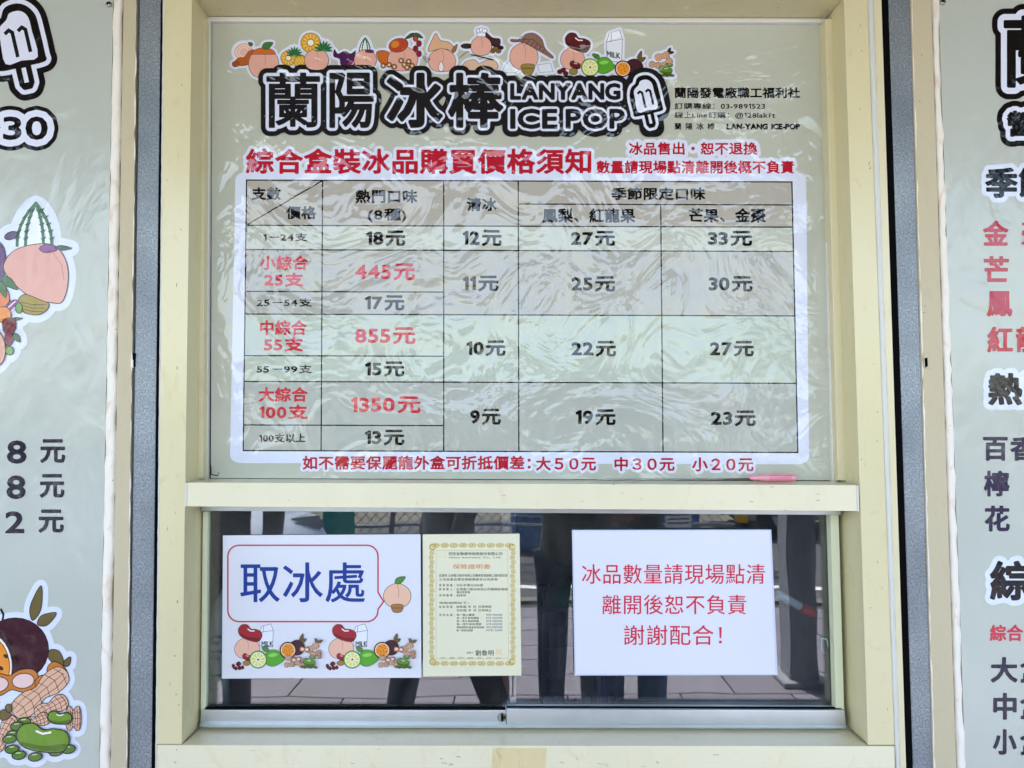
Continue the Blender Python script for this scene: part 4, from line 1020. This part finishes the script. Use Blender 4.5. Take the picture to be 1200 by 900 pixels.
tl = [('旺旺友聯產物保險股份有限公司', (526, 647, 588.5, 650.8), '#242320'), ('Union Insurance Co., Ltd.', (526, 652.2, 587, 654.4), '#242320'),
      ('保險證明書', (530.5, 661.2, 574.5, 666.8), '#d98f52'), ('茲證明 台灣電力股份有限公司蘭陽發電廠職工福利委員會', (514.5, 672.7, 595, 676), g_), ('之冰品產品責任保險業經本公司承保', (514.5, 677.3, 583, 680.5), g_),
      ('保 單 號 碼 ：', (514.5, 684.3, 532.5, 687.3), g_), ('1516字第15208號', (535, 684.3, 566, 687.3), g_), ('被 保 險 人 ：', (514.5, 688.9, 532.5, 692), g_), ('台灣電力股份有限公司蘭陽發電廠', (535, 688.9, 595, 692), g_),
      ('福利委員會', (535, 692.6, 551, 695.4), g_), ('保 險 種 類 ：', (514.5, 696.2, 532.5, 699), g_), ('產品責任險', (535, 696.2, 546, 699), g_), ('保險期間如下：', (514.5, 705.2, 549, 707.9), g_),
      ('保 險 期 間 ：', (514.5, 709.6, 532.5, 712.5), g_), ('自民國 年 月 日零時起', (535, 709.6, 576, 712.5), g_), ('至民國 年 月 日零時止', (535, 713.8, 576, 716.7), g_),
      ('保 險 金 額 ：', (514.5, 719.2, 532.5, 722), g_), ('每一個人體傷', (535, 719.2, 556, 722), g_), ('每一意外事故體傷', (535, 722.9, 561, 725.6), g_), ('每一意外事故財損', (535, 726.5, 561, 729.2), g_), ('每一意外事故總額', (535, 730, 564, 732.8), g_), ('保險期間內最高賠償金額', (535, 733.8, 567, 736.5), g_), ('每一事故自負額', (535, 737.3, 554, 740), g_),
      ('負責人', (547, 763.8, 555, 766), g_), ('劉魯明', (557, 762, 578.5, 768.4), '#26241f'), ('中 華 民 國 年 月 日', (516, 770, 586, 772.3), '#a89b66')]
for i, s in enumerate(('1,000,000', '4,000,000', '1,000,000', '8,000,000', '10,000,000', '2,500')): tl.append(('NT$ ' + s, (570, 719.4 + i * 3.62, 588.5, 721.8 + i * 3.62), '#51517c'))
pc_.tiny('certificate_text', tl, ct)
pc_.mesh('seal_mark', [('#e7d3a6', 0, [[[(581, 761), (587.5, 761), (587.5, 767.5), (581, 767.5)]]]), ('#ecd9a6', 0, [[q] for q in stroke([(515, 649), (518, 645), (521, 649), (523, 653), (513, 653)], .9, True)])], ct)

# ================================================================== INSIDE THE SHOP (seen through the glass)
M_in = plain('interior_wall', '#a3a8ac', .8); M_inf = plain('interior_floor', '#6a6a6c', .7)
rm = thing('shop_interior', 'dim grey interior of the shop seen through the dark lower glass', 'room', (0, 1.5, 0))
x0_, x1_, y0_, y1_ = -2.4, 2.5, .05, 3.0
for nm, c, s in (('floor', ((x0_ + x1_) / 2, 1.6, -.05), (x1_ - x0_, 3.2, .1)), ('ceiling', ((x0_ + x1_) / 2, 1.6, 2.95), (x1_ - x0_, 3.2, .1)), ('back_wall', ((x0_ + x1_) / 2, 3.15, 1.45), (x1_ - x0_, .1, 2.9)),
                 ('side_wall', (x0_ - .05, 1.6, 1.45), (.1, 3.2, 2.9)), ('side_wall', (x1_ + .05, 1.6, 1.45), (.1, 3.2, 2.9))):
    box(nm, c, s, M_inf if nm == 'floor' else M_in, rm, 0)
cab = thing('cupboard', 'grey cupboard standing inside beside the right end of the glass', 'cupboard', (1.12, .5, 0))
box('side_panel', (1.06, .52, 1.05), (.5, .5, 2.1), plain('cupboard_grey', '#7d858a', .5), cab, .004)
box('shelf_edge', (1.05, .262, P(940, 700, .262).z), (.49, .012, .016), M_black, cab, 0)
ctr = thing('counter', 'dark counter inside the serving window', 'counter', (0, .35, 0))
zc = P(600, 846, .05).z - .02
box('worktop', (0, .36, zc - .02), (1.5, .6, .03), plain('dark_worktop', '#1f2226', .3), ctr, .003); box('front_panel', (0, .64, zc / 2 - .03), (1.5, .02, zc - .05), M_in, ctr, 0)
# perforated dark blue basket with a green net bag in it
M_bask = plain('navy_plastic', '#0d1a3e', .35); M_net = plain('green_net', '#0f5a48', .6)
bk = thing('basket', 'dark blue perforated plastic basket behind the lower glass', 'basket', (0.17, .25, zc - .005))
bx0, bx1 = P(636, 800, .2).x, P(718, 800, .2).x; bz0, bz1 = zc - .002, P(600, 708, .2).z
bm = bmesh.new(); nn = 9
for k in range(nn + 1):
    x = bx0 + (bx1 - bx0) * k / nn; bm_box(bm, Vector((x, .16, (bz0 + bz1) / 2)), (.007, .006, bz1 - bz0))
for k, fz in enumerate((0, .18, .36, .6, .8, 1)): bm_box(bm, Vector(((bx0 + bx1) / 2, .158, bz0 + (bz1 - bz0) * fz)), (bx1 - bx0, .005, .010 if k else .03))
stuff(from_bm('front_lattice', bm, bk, M_bask))
for x in (bx0, bx1): box('side', (x, .27, (bz0 + bz1) / 2), (.006, .22, bz1 - bz0), M_bask, bk, .001)
box('back', ((bx0 + bx1) / 2, .38, (bz0 + bz1) / 2), (bx1 - bx0, .006, bz1 - bz0), M_bask, bk, .001)
tube('rim', [(bx0 - .006, .152, bz1), (bx1 + .006, .152, bz1), (bx1 + .006, .386, bz1), (bx0 - .006, .386, bz1), (bx0 - .006, .152, bz1)], .007, M_bask, bk)
nb = thing('net_bag', 'green net bag heaped on top of the dark blue basket', 'bag', ((bx0 + bx1) / 2, .25, bz1))
bm = bmesh.new(); bmesh.ops.create_uvsphere(bm, u_segments=28, v_segments=16, radius=1, matrix=Matrix.Translation(((bx0 + bx1) / 2, .25, bz1 + .005)) @ Matrix.Diagonal(((bx1 - bx0) * .42, .085, .045, 1)))
for v in bm.verts: v.co += Vector((random.uniform(-1, 1), random.uniform(-1, 1), random.uniform(-1, 1))) * .004
from_bm('net', bm, nb, M_net, True); tube('drawstring', [((bx0 + bx1) / 2 + .02, .17, bz1 + .03), ((bx0 + bx1) / 2 + .06, .16, bz1 + .05), ((bx0 + bx1) / 2 + .08, .165, bz1 + .02)], .003, M_net, nb)
# marker pen with red cap, hung just inside the glass
mk = thing('marker_pen', 'clear marker with a red cap behind the right end of the glass', 'pen', P(935, 708, .03))
tube('barrel', [P(908, 694, .03), P(912, 696, .03), P(938, 711, .03)], [.005, .009, .0095], plain('clear_barrel', '#b9c7cc', .2), mk)
tube('cap', [P(938, 711, .03), P(941, 713, .03), P(953, 719, .03), P(956, 720.4, .03)], [.0105, .0115, .0105, .006], plain('red_cap', '#b3221f', .35), mk)
pg_ = thing('printed_bag', 'white plastic bag with green print standing inside at the left end of the glass', 'bag', P(252, 845, .04))
bm = bmesh.new(); n_ = 12
prev = None; M_bag = plain('white_film_bag', '#b9bdb8', .35); M_bgr = plain('green_print', '#1f6a4c', .5)
ringz = []
for i, (py, wx, ox) in enumerate(((838, 17, 252), (800, 17, 252), (760, 16, 254), (722, 13, 257), (700, 8, 262), (688, 3, 265))):
    c = P(ox, py, .06); r = wx / 867 * 1.66
    ringz.append([bm.verts.new(c + Vector((math.cos(t) * r, math.sin(t) * r * .6, random.uniform(-.003, .003)))) for t in [2 * math.pi * k / n_ for k in range(n_)]])
for i in range(5):
    for k in range(n_): bm.faces.new((ringz[i][k], ringz[i][(k + 1) % n_], ringz[i + 1][(k + 1) % n_], ringz[i + 1][k]))
bm.faces.new(ringz[0][::-1]); bm.faces.new(ringz[-1]); from_bm('bag_body', bm, pg_, M_bag, True)
for k, py in enumerate((745, 752, 762, 770, 790, 806)): 
    bar('green_print', [(246, py), (259 - (k % 2) * 3, py + .5), (259 - (k % 2) * 3, py + 3.4), (246, py + 3)], .036, .002, M_bgr, pg_, 0)

# ================================================================== THE STREET (behind the camera, seen as reflections)
GY = 0.006
def RV(px, py, d):            # the place d metres in front of the glass whose mirror image falls on photo point (px, py)
    v = P(px, py, d); return Vector((v.x, -d + 2 * GY, v.z))
M_mesh = plain('green_screen', '#2f8f86', .8, vary=.2); M_rail = plain('fence_metal', '#9aa0a4', .4, .6); M_wire = plain('fence_wire', '#8f9498', .4, .6)
fn = thing('chain_link_fence', 'chain-link fence across the road with a green screen sheet on part of it', 'fence', (0, -6.6, 0))
FY = -6.6; FX0, FX1 = -8.9, 2.5
for i in range(7): tube('fence_post', [(FX0 + i * 1.9, FY, -.12), (FX0 + i * 1.9, FY, 1.9)], .03, M_rail, fn)
for z in (.28, 1.1, 1.85): tube('rail', [(FX0, FY, z), (FX1, FY, z)], .02, M_rail, fn)
bm = bmesh.new(); st_ = .11
n_ = int((FX1 - FX0 + 1.9) / st_)
for i in range(n_):
    for sg in (1, -1):
        xa = FX0 - 1.9 + i * st_ if sg > 0 else FX0 + i * st_; xb = xa + sg * 1.85; za, zb_ = 0, 1.85
        if max(xa, xb) > FX1 + .2 or min(xa, xb) < FX0 - .2: continue
        bm_tube(bm, [(xa, FY + .022 * sg, za), (xb, FY + .022 * sg, zb_)], .005, 3, 0, False)
stuff(from_bm('wire_mesh', bm, fn, M_wire))
a = RV(379, 610, 6.56); b_ = RV(417, 610, 6.56)
box('screen_sheet', ((a.x + b_.x) / 2, FY + .07, .95), (b_.x - a.x, .01, 1.9), M_mesh, fn, 0)
M_blue = plain('blue_tarpaulin', '#3d6fae', .6)
tp = thing('tarpaulin', 'blue tarpaulin covered stack behind the chain-link fence', 'tarpaulin', (1.2, -7.5, 0))
bm = bmesh.new(); bm_box(bm, Vector((1.1, -7.6, .2)), (2.2, 1.0, .65), .08)
from_bm('cover', bm, tp, M_blue); tube('rope', [(0, -7.08, .3), (2.2, -7.08, .35)], .012, M_rail, tp)
sg_ = thing('fence_sign', 'small white notice plate hanging on the chain-link fence', 'sign', RV(796, 604, 6.5))
q = RV(796, 602, 6.5); box('plate', (q.x, FY + .06, q.z - .02), (.26, .006, .3), plain('plate_white', '#d5d8d8', .5), sg_, .002)
for k in range(5): box('printed_line', (q.x, FY + .0645, q.z + .07 - k * .045), (.2, .002, .014), plain('plate_ink', '#33363c', .6) if k == 0 else bpy.data.materials['plate_ink'], sg_, 0)
bp = thing('striped_post', 'black and yellow striped post at the kerb, reflected over the notice', 'post', (0, 0, 0)); q = RV(869, 610, 6.3); bp.location = (q.x, q.y, -.12)
M_yel = plain('warning_yellow', '#d9a32a', .5)
for k in range(8): tube('band', [(q.x, q.y, -.12 + k * .16), (q.x, q.y, .04 + k * .16)], .07 + (k % 2) * .0008, M_yel if k % 2 else M_black, bp, 14)

M_tyre = plain('tyre_rubber', '#0c0c0d', .8); M_alloy = plain('alloy_wheel', '#a7abb0', .3, .8); M_cglass = plain('dark_car_glass', '#10151a', .08, spec=.8)
M_lampg = plain('lamp_glass', '#8d979f', .1, .3); M_red = plain('tail_red', '#9c1616', .2); M_trim = plain('black_trim', '#111214', .4)
def car(name, lab, loc, rz, paint, Lh, H, grp=None, suv=False):
    t_ = thing(name, lab, 'car', (0, 0, 0)); Wd = .89
    m = plain('car_paint', paint, .25, .2, 1.0, vary=.02)
    # profile x (rear -> front), z lower, z belt, z roof
    zb_ = .22 if not suv else .3; belt = H * .6
    st = [(-Lh, zb_ + .22, belt * .86, belt * .86, .80), (-Lh * .97, zb_ + .05, belt * .98, belt * 1.0, .93), (-Lh * .84, zb_, belt * 1.0, H * .93 if suv else belt * 1.06, .98), (-Lh * .6, zb_, belt, H * .985, 1), (-Lh * .1, zb_, belt, H, 1), (Lh * .22, zb_, belt * .985, H * .95, 1),
          (Lh * .50, zb_, belt * .96, belt * 1.03, 1), (Lh * .72, zb_, belt * .92, belt * .95, .98), (Lh * .9, zb_ + .02, belt * .84, belt * .86, .93), (Lh * .98, zb_ + .08, belt * .68, belt * .7, .84), (Lh, zb_ + .2, belt * .56, belt * .57, .74)]
    bm = bmesh.new(); rows = []
    for x, z0, z1, z2, ws in st:
        w_ = Wd * ws; wr = w_ * (.78 if z2 > z1 * 1.15 else .92)
        pts = [(-w_ * .92, z0), (-w_, z0 + .12), (-w_, (z0 + z1) / 2), (-w_ * .97, z1), (-wr, z2 - .03), (-wr * .8, z2), (0, z2 + .012), (wr * .8, z2), (wr, z2 - .03), (w_ * .97, z1), (w_, (z0 + z1) / 2), (w_, z0 + .12), (w_ * .92, z0)]
        rows.append([bm.verts.new((x, y, z)) for y, z in pts])
    for i in range(len(rows) - 1):
        for k in range(12):
            f = bm.faces.new((rows[i][k], rows[i + 1][k], rows[i + 1][k + 1], rows[i][k + 1]))
            if k in (3, 8) and st[i][3] > st[i][2] * 1.12 or k in (3, 8) and st[i + 1][3] > st[i + 1][2] * 1.12: f.material_index = 1
            if i == 5 and 4 <= k <= 7 or i == 1 and 4 <= k <= 7 and suv or i == 2 and 4 <= k <= 7 and not suv: f.material_index = 1
            f.smooth = True
        bm.faces.new((rows[i][0], rows[i][12], rows[i + 1][12], rows[i + 1][0]))
    bm.faces.new(rows[0]); bm.faces.new(rows[-1][::-1]); bmesh.ops.recalc_face_normals(bm, faces=bm.faces[:])
    body = from_bm('body', bm, t_, [m, M_cglass])
    for sx in (-.6, .62):
        for sy in (-1, 1):
            x = Lh * sx; y = sy * (Wd - .09); r = .33 if not suv else .36
            def disc(nm, rad, dep, mm, par, yy):
                b2 = bmesh.new(); bmesh.ops.create_cone(b2, segments=28, radius1=rad, radius2=rad, depth=dep, cap_ends=True, matrix=Matrix.Translation((x, yy, r)) @ Matrix.Rotation(R_(90), 4, 'X')); bmesh.ops.bevel(b2, geom=[e for e in b2.edges if len(e.link_faces) == 2 and e.calc_face_angle(0) > 1], offset=.02, segments=2, affect='EDGES')
                return from_bm(nm, b2, par, mm, False)
            wh = disc('wheel', r, .22, M_tyre, t_, y); disc('wheel_arch', r + .05, .1, M_trim, t_, sy * (Wd - .045)) ; disc('rim', r * .66, .05, M_alloy, wh, y + sy * .1)
            for k in range(5):
                an = k * 2 * math.pi / 5; b2 = bmesh.new(); bm_box(b2, Vector((x + math.cos(an) * r * .33, y + sy * .128, r + math.sin(an) * r * .33)), (r * .6, .015, .05), 0, 0, 0, 0, -an); from_bm('spoke', b2, wh, M_trim)
    for sy in (-1, 1):
        hl = box('headlight', (Lh * .915, sy * Wd * .68, belt * .76), (.2, .34, .13), M_lampg, t_, .03, sy * -.35); box('tail_light', (-Lh * .975, sy * Wd * .72, belt * .86), (.08, .3, .14), M_red, t_, .02)
        box('mirror', (Lh * .33, sy * (Wd + .09), belt * 1.06), (.1, .18, .13), m, t_, .03); box('door_handle', (-Lh * .05, sy * (Wd + .002), belt * .87), (.16, .02, .03), M_trim, t_, .004)
    gr = box('grille', (Lh * .985, 0, belt * .56), (.07, .95, .24 if suv else .14), M_trim, t_, .02)
    for k in range(11): box('grille_bar', (Lh * .985 + .04, -.4 + k * .08, belt * .56), (.012, .012, .22 if suv else .12), M_alloy, gr, 0)
    box('number_plate', (Lh * 1.0, 0, zb_ + .14), (.02, .36, .14), plain('plate', '#c9cbc9', .4), t_, .004); box('bumper', (Lh * .975, 0, zb_ + .07), (.1, 1.2, .1), M_trim, t_, .03)
    t_.location = loc; t_.rotation_euler = (0, 0, rz); return t_
q = RV(378, 615, 3.1)
car('parked_car', 'white sport utility car with chrome grille, reflected at the left of the lower glass', (q.x - 2.62, q.y - 1.0, -.1), R_(16), '#c9ced6', 2.3, 1.66, None, True)
q = RV(905, 614, 9.0)
car('parked_car', 'small silver white car far across the road, reflected at the right of the glass', (q.x + 1.2, -9.0, -.12), R_(180), '#d2d4d6', 2.1, 1.45)

# distant pale houses and trees down the street
for i, (x, wd, h, dep, lab) in enumerate(((-16, 9, 2.9, -36, 'low cream house far across the street, widest of the three'), (2, 7, 3.4, -40, 'low grey house far across the street in the middle of the row'), (18, 8, 2.7, -38, 'low white house far across the street at the right end'))):
    hs = thing('house', lab, 'house', (x, dep, -.13), 'houses across the street')
    hm = painted('house_render', ('#d8cda9', '#b9b8b4', '#dedcd4')[i], .8, .2); box('wall', (x, dep - 2.5, h / 2 - .13), (wd, 5, h), hm, hs, 0)
    box('roof', (x, dep - 2.5, h - .06), (wd + .5, 5.5, .18), M_asph, hs, .02)
    for k in range(int(wd // 2)): wf = box('window', (x - wd / 2 + 1.2 + k * 2, dep + .03, h * .55), (1.0, .06, .9), M_white, hs, 0); box('pane', (x - wd / 2 + 1.2 + k * 2, dep + .07, h * .55), (.86, .03, .76), M_farw, wf, 0)
    box('door', (x + wd / 2 - .8, dep + .03, .85), (.8, .06, 1.9), M_col, hs, 0)

# ------------------------------------------------------------------ people waiting in front of the window
def skinned(name, pts, edges, rad, mat, parent, sub=1, root=0):
    me = bpy.data.meshes.new(name); me.from_pydata([Vector(p) for p in pts], edges, []); o = bpy.data.objects.new(name, me); COL.objects.link(o)
    sk_ = o.modifiers.new('skin', 'SKIN'); sk_.use_smooth_shade = True
    for i, r in enumerate(rad):
        r = r if isinstance(r, tuple) else (r, r); me.skin_vertices[0].data[i].radius = r
    me.skin_vertices[0].data[root].use_root = True
    o.modifiers.new('sub', 'SUBSURF').levels = sub
    dg = bpy.context.evaluated_depsgraph_get(); m2 = bpy.data.meshes.new_from_object(o.evaluated_get(dg)); bpy.data.objects.remove(o); bpy.data.meshes.remove(me)
    m2.materials.clear(); return link(name, m2, parent, [mat], True)
def person(lab, x, y, rz, H=1.68, shirt='#3a3a40', trousers='#17181c', stride=.0, arms='down', hair='#17110e', bag=None, long_hair=False, hat=None):
    t_ = thing('person', lab, 'person', (0, 0, 0)); k = H / 1.70
    sc = lambda p: Vector(p) * k
    MS = plain('skin_tone', '#c08d72', .6); MC = plain('shirt_cloth', shirt, .9, bmp=.001); MT = plain('trouser_cloth', trousers, .9, bmp=.001); MH = plain('hair', hair, .5); MSh = plain('shoe_leather', '#141416', .5)
    hipz = .88; sh = 1.38
    f = {-1: (stride, 0), 1: (-stride, .05 if stride else 0)}
    A = {}                      # hand targets; body faces +y
    for s in (-1, 1):
        if arms == 'phone': A[s] = [(s * .19, 0, sh), (s * .25, .10, 1.14), (s * .08, .30, 1.36)]
        elif arms == 'fold': A[s] = [(s * .19, 0, sh), (s * .25, -.02, 1.10), (s * .06, .20, 1.08)]
        else: A[s] = [(s * .19, 0, sh), (s * .25, -.02, 1.11), (s * .25, .06, .86)]
    pts = [(0, 0, hipz + .0), (0, .0, 1.08), (0, .0, 1.26), (0, 0, sh), (0, .0, 1.46), (0, .02, 1.52), (0, .03, 1.60), (0, .025, 1.67)]
    rad = [(.11, .08), (.11, .075), (.14, .09), (.10, .08), .052, (.062, .075), (.075, .092), (.062, .075)]; ed = [(i, i + 1) for i in range(7)]
    feet = {}
    for s in (-1, 1):
        fy, lift = f[s]; n0 = len(pts); knee = (s * .10, fy * .5 + .04, .48 + lift); ank = (s * .10, fy, .09 + lift)
        pts += [(s * .09, 0, hipz - .04), knee, (s * .10, fy * .9 - .01, .28 + lift), ank, (s * .10, fy + .02, .06 + lift)]
        rad += [.075, .05, .045, .03, (.026, .02)]; ed += [(0, n0), (n0, n0 + 1), (n0 + 1, n0 + 2), (n0 + 2, n0 + 3), (n0 + 3, n0 + 4)]; feet[s] = (fy, lift)
        n1 = len(pts); a, e, h_ = A[s]; hv = (Vector(h_) - Vector(e)).normalized(); palm = Vector(h_) + hv * .05
        pts += [a, e, h_, tuple(palm)]; rad += [.052, .038, (.026, .022), (.038, .018)]; ed += [(3, n1), (n1, n1 + 1), (n1 + 1, n1 + 2), (n1 + 2, n1 + 3)]
    body = skinned('body', [sc(p) for p in pts], ed, [tuple(q * k for q in (r if isinstance(r, tuple) else (r, r))) for r in rad], MS, t_, 2)
    # hands: five separate fingers rooted in the palm
    for s in (-1, 1):
        a, e, h_ = [Vector(q) for q in A[s]]; hv = (h_ - e).normalized(); side = hv.cross(Vector((s, 0, .2))).normalized(); nrm = hv.cross(side)
        p0 = h_ + hv * .06
        for j, (off, ln) in enumerate(((-.026, .062), (-.009, .072), (.009, .068), (.025, .052))):
            r0 = p0 + side * off; q1 = r0 + hv * ln * .5; q2 = q1 + (hv * .8 - nrm * .6 * s).normalized() * ln * .5
            tube('finger', [sc(r0 - hv * .01), sc(r0), sc(q1), sc(q2)], [.0085, .0085, .008, .006], MS, t_, 8)
        r0 = h_ + hv * .03 - side * .03; tube('thumb', [sc(r0), sc(r0 + (hv * .6 - side).normalized() * .03), sc(r0 + (hv * 1.0 - side * .6).normalized() * .055)], [.011, .0095, .007], MS, t_, 8)
    # head details
    bm = bmesh.new(); bmesh.ops.create_uvsphere(bm, u_segments=24, v_segments=16, radius=1, matrix=Matrix.Translation(sc((0, .03, 1.615))) @ Matrix.Diagonal((.083 * k, .10 * k, .118 * k, 1))); from_bm('head', bm, t_, MS, True)
    tube('nose', [sc((0, .125, 1.625)), sc((0, .142, 1.60)), sc((0, .128, 1.59))], [.008, .014, .010], MS, t_, 8)
    tube('mouth', [sc((-.024, .119, 1.562)), sc((0, .126, 1.560)), sc((.024, .119, 1.562))], .005, plain('lip', '#9a5148', .5), t_, 6)
    for s in (-1, 1):
        bm = bmesh.new(); bmesh.ops.create_uvsphere(bm, u_segments=12, v_segments=8, radius=.012 * k, matrix=Matrix.Translation(sc((s * .032, .115, 1.635)))); from_bm('eye', bm, t_, M_black, True)
        tube('ear', [sc((s * .084, .02, 1.64)), sc((s * .094, .01, 1.62)), sc((s * .086, .02, 1.59))], .011, MS, t_, 6)
    bm = bmesh.new(); bmesh.ops.create_uvsphere(bm, u_segments=24, v_segments=16, radius=1, matrix=Matrix.Translation(sc((0, .008, 1.645))) @ Matrix.Diagonal((.092 * k, .105 * k, .112 * k, 1)))
    for v in list(bm.verts):
        if v.co.y > .07 * k and v.co.z < 1.69 * k: v.co.y = .07 * k
        if v.co.z < 1.57 * k and not long_hair: v.co.z = 1.57 * k
        if long_hair and v.co.z < 1.6 * k and v.co.y < .03: v.co.z -= .16 * k
    from_bm('hair', bm, t_, MH, True)
    if hat:
        mh = plain('cap_cloth', hat, .7); bm = bmesh.new(); bmesh.ops.create_uvsphere(bm, u_segments=20, v_segments=12, radius=1, matrix=Matrix.Translation(sc((0, .02, 1.68))) @ Matrix.Diagonal((.10 * k, .115 * k, .085 * k, 1))); o = from_bm('cap', bm, t_, mh, True)
        box('brim', sc((0, .16, 1.68)), (.15, .12, .012), mh, o, .004)
    # clothes follow the same skeleton, slightly larger
    cp = [(0, 0, hipz - .10), (0, 0, 1.08), (0, 0, 1.26), (0, 0, sh + .01), (0, 0, 1.44)]; cr = [(.185, .135), (.16, .115), (.178, .122), (.125, .095), (.062, .062)]; ce = [(i, i + 1) for i in range(4)]
    for s in (-1, 1):
        n1 = len(cp); a, e, h_ = A[s]; w_ = Vector(e).lerp(Vector(h_), .9)
        cp += [a, e, tuple(w_)]; cr += [.07, .053, .042]; ce += [(3, n1), (n1, n1 + 1), (n1 + 1, n1 + 2)]
    skinned('jacket', [sc(p) for p in cp], ce, [tuple(q * k for q in (r if isinstance(r, tuple) else (r, r))) for r in cr], MC, t_, 2)
    tp_ = [(0, 0, hipz + .06)]; tr_ = [(.165, .125)]; te = []
    for s in (-1, 1):
        fy, lift = feet[s]; n0 = len(tp_); tp_ += [(s * .092, 0, hipz - .05), (s * .10, fy * .5 + .04, .48 + lift), (s * .10, fy, .06 + lift)]; tr_ += [.105, .077, .066]; te += [(0, n0), (n0, n0 + 1), (n0 + 1, n0 + 2)]
        tube('shoe', [sc((s * .10, fy - .06, .045 + lift)), sc((s * .10, fy, .05 + lift)), sc((s * .112, fy + .10, .038 + lift)), sc((s * .116, fy + .18, .03 + lift))], [.036, .045, .044, .026], MSh, t_, 12)
    skinned('trousers', [sc(p) for p in tp_], te, [tuple(q * k for q in (r if isinstance(r, tuple) else (r, r))) for r in tr_], MT, t_, 2)
    t_.location = (x, y, .001); t_.rotation_euler = (0, 0, rz); return t_
def px_x(px, d): return RV(px, 800, d).x
person('person in grey T-shirt reflected at the left end of the lower glass', px_x(243, 1.7), -1.80, R_(-10), 1.62, '#98999d', '#47484e', .0, 'down')
person('person in grey hooded top and black trousers in mid-stride, reflected left of the certificate', px_x(525, 1.78), -1.82, R_(70), 1.72, '#a9a9aa', '#333338', .22, 'down', long_hair=True)
ph = person('person in fawn jacket holding up a phone, reflected right of the certificate', px_x(672, 1.95), -1.98, R_(4), 1.64, '#8f887f', '#26324d', .0, 'phone')
person('person in grey top, blue jeans and white cap, reflected behind the notice sheet', px_x(742, 1.8), -1.84, R_(14), 1.70, '#6f727a', '#3b5a8c', .0, 'fold', hat='#d9dbdc')
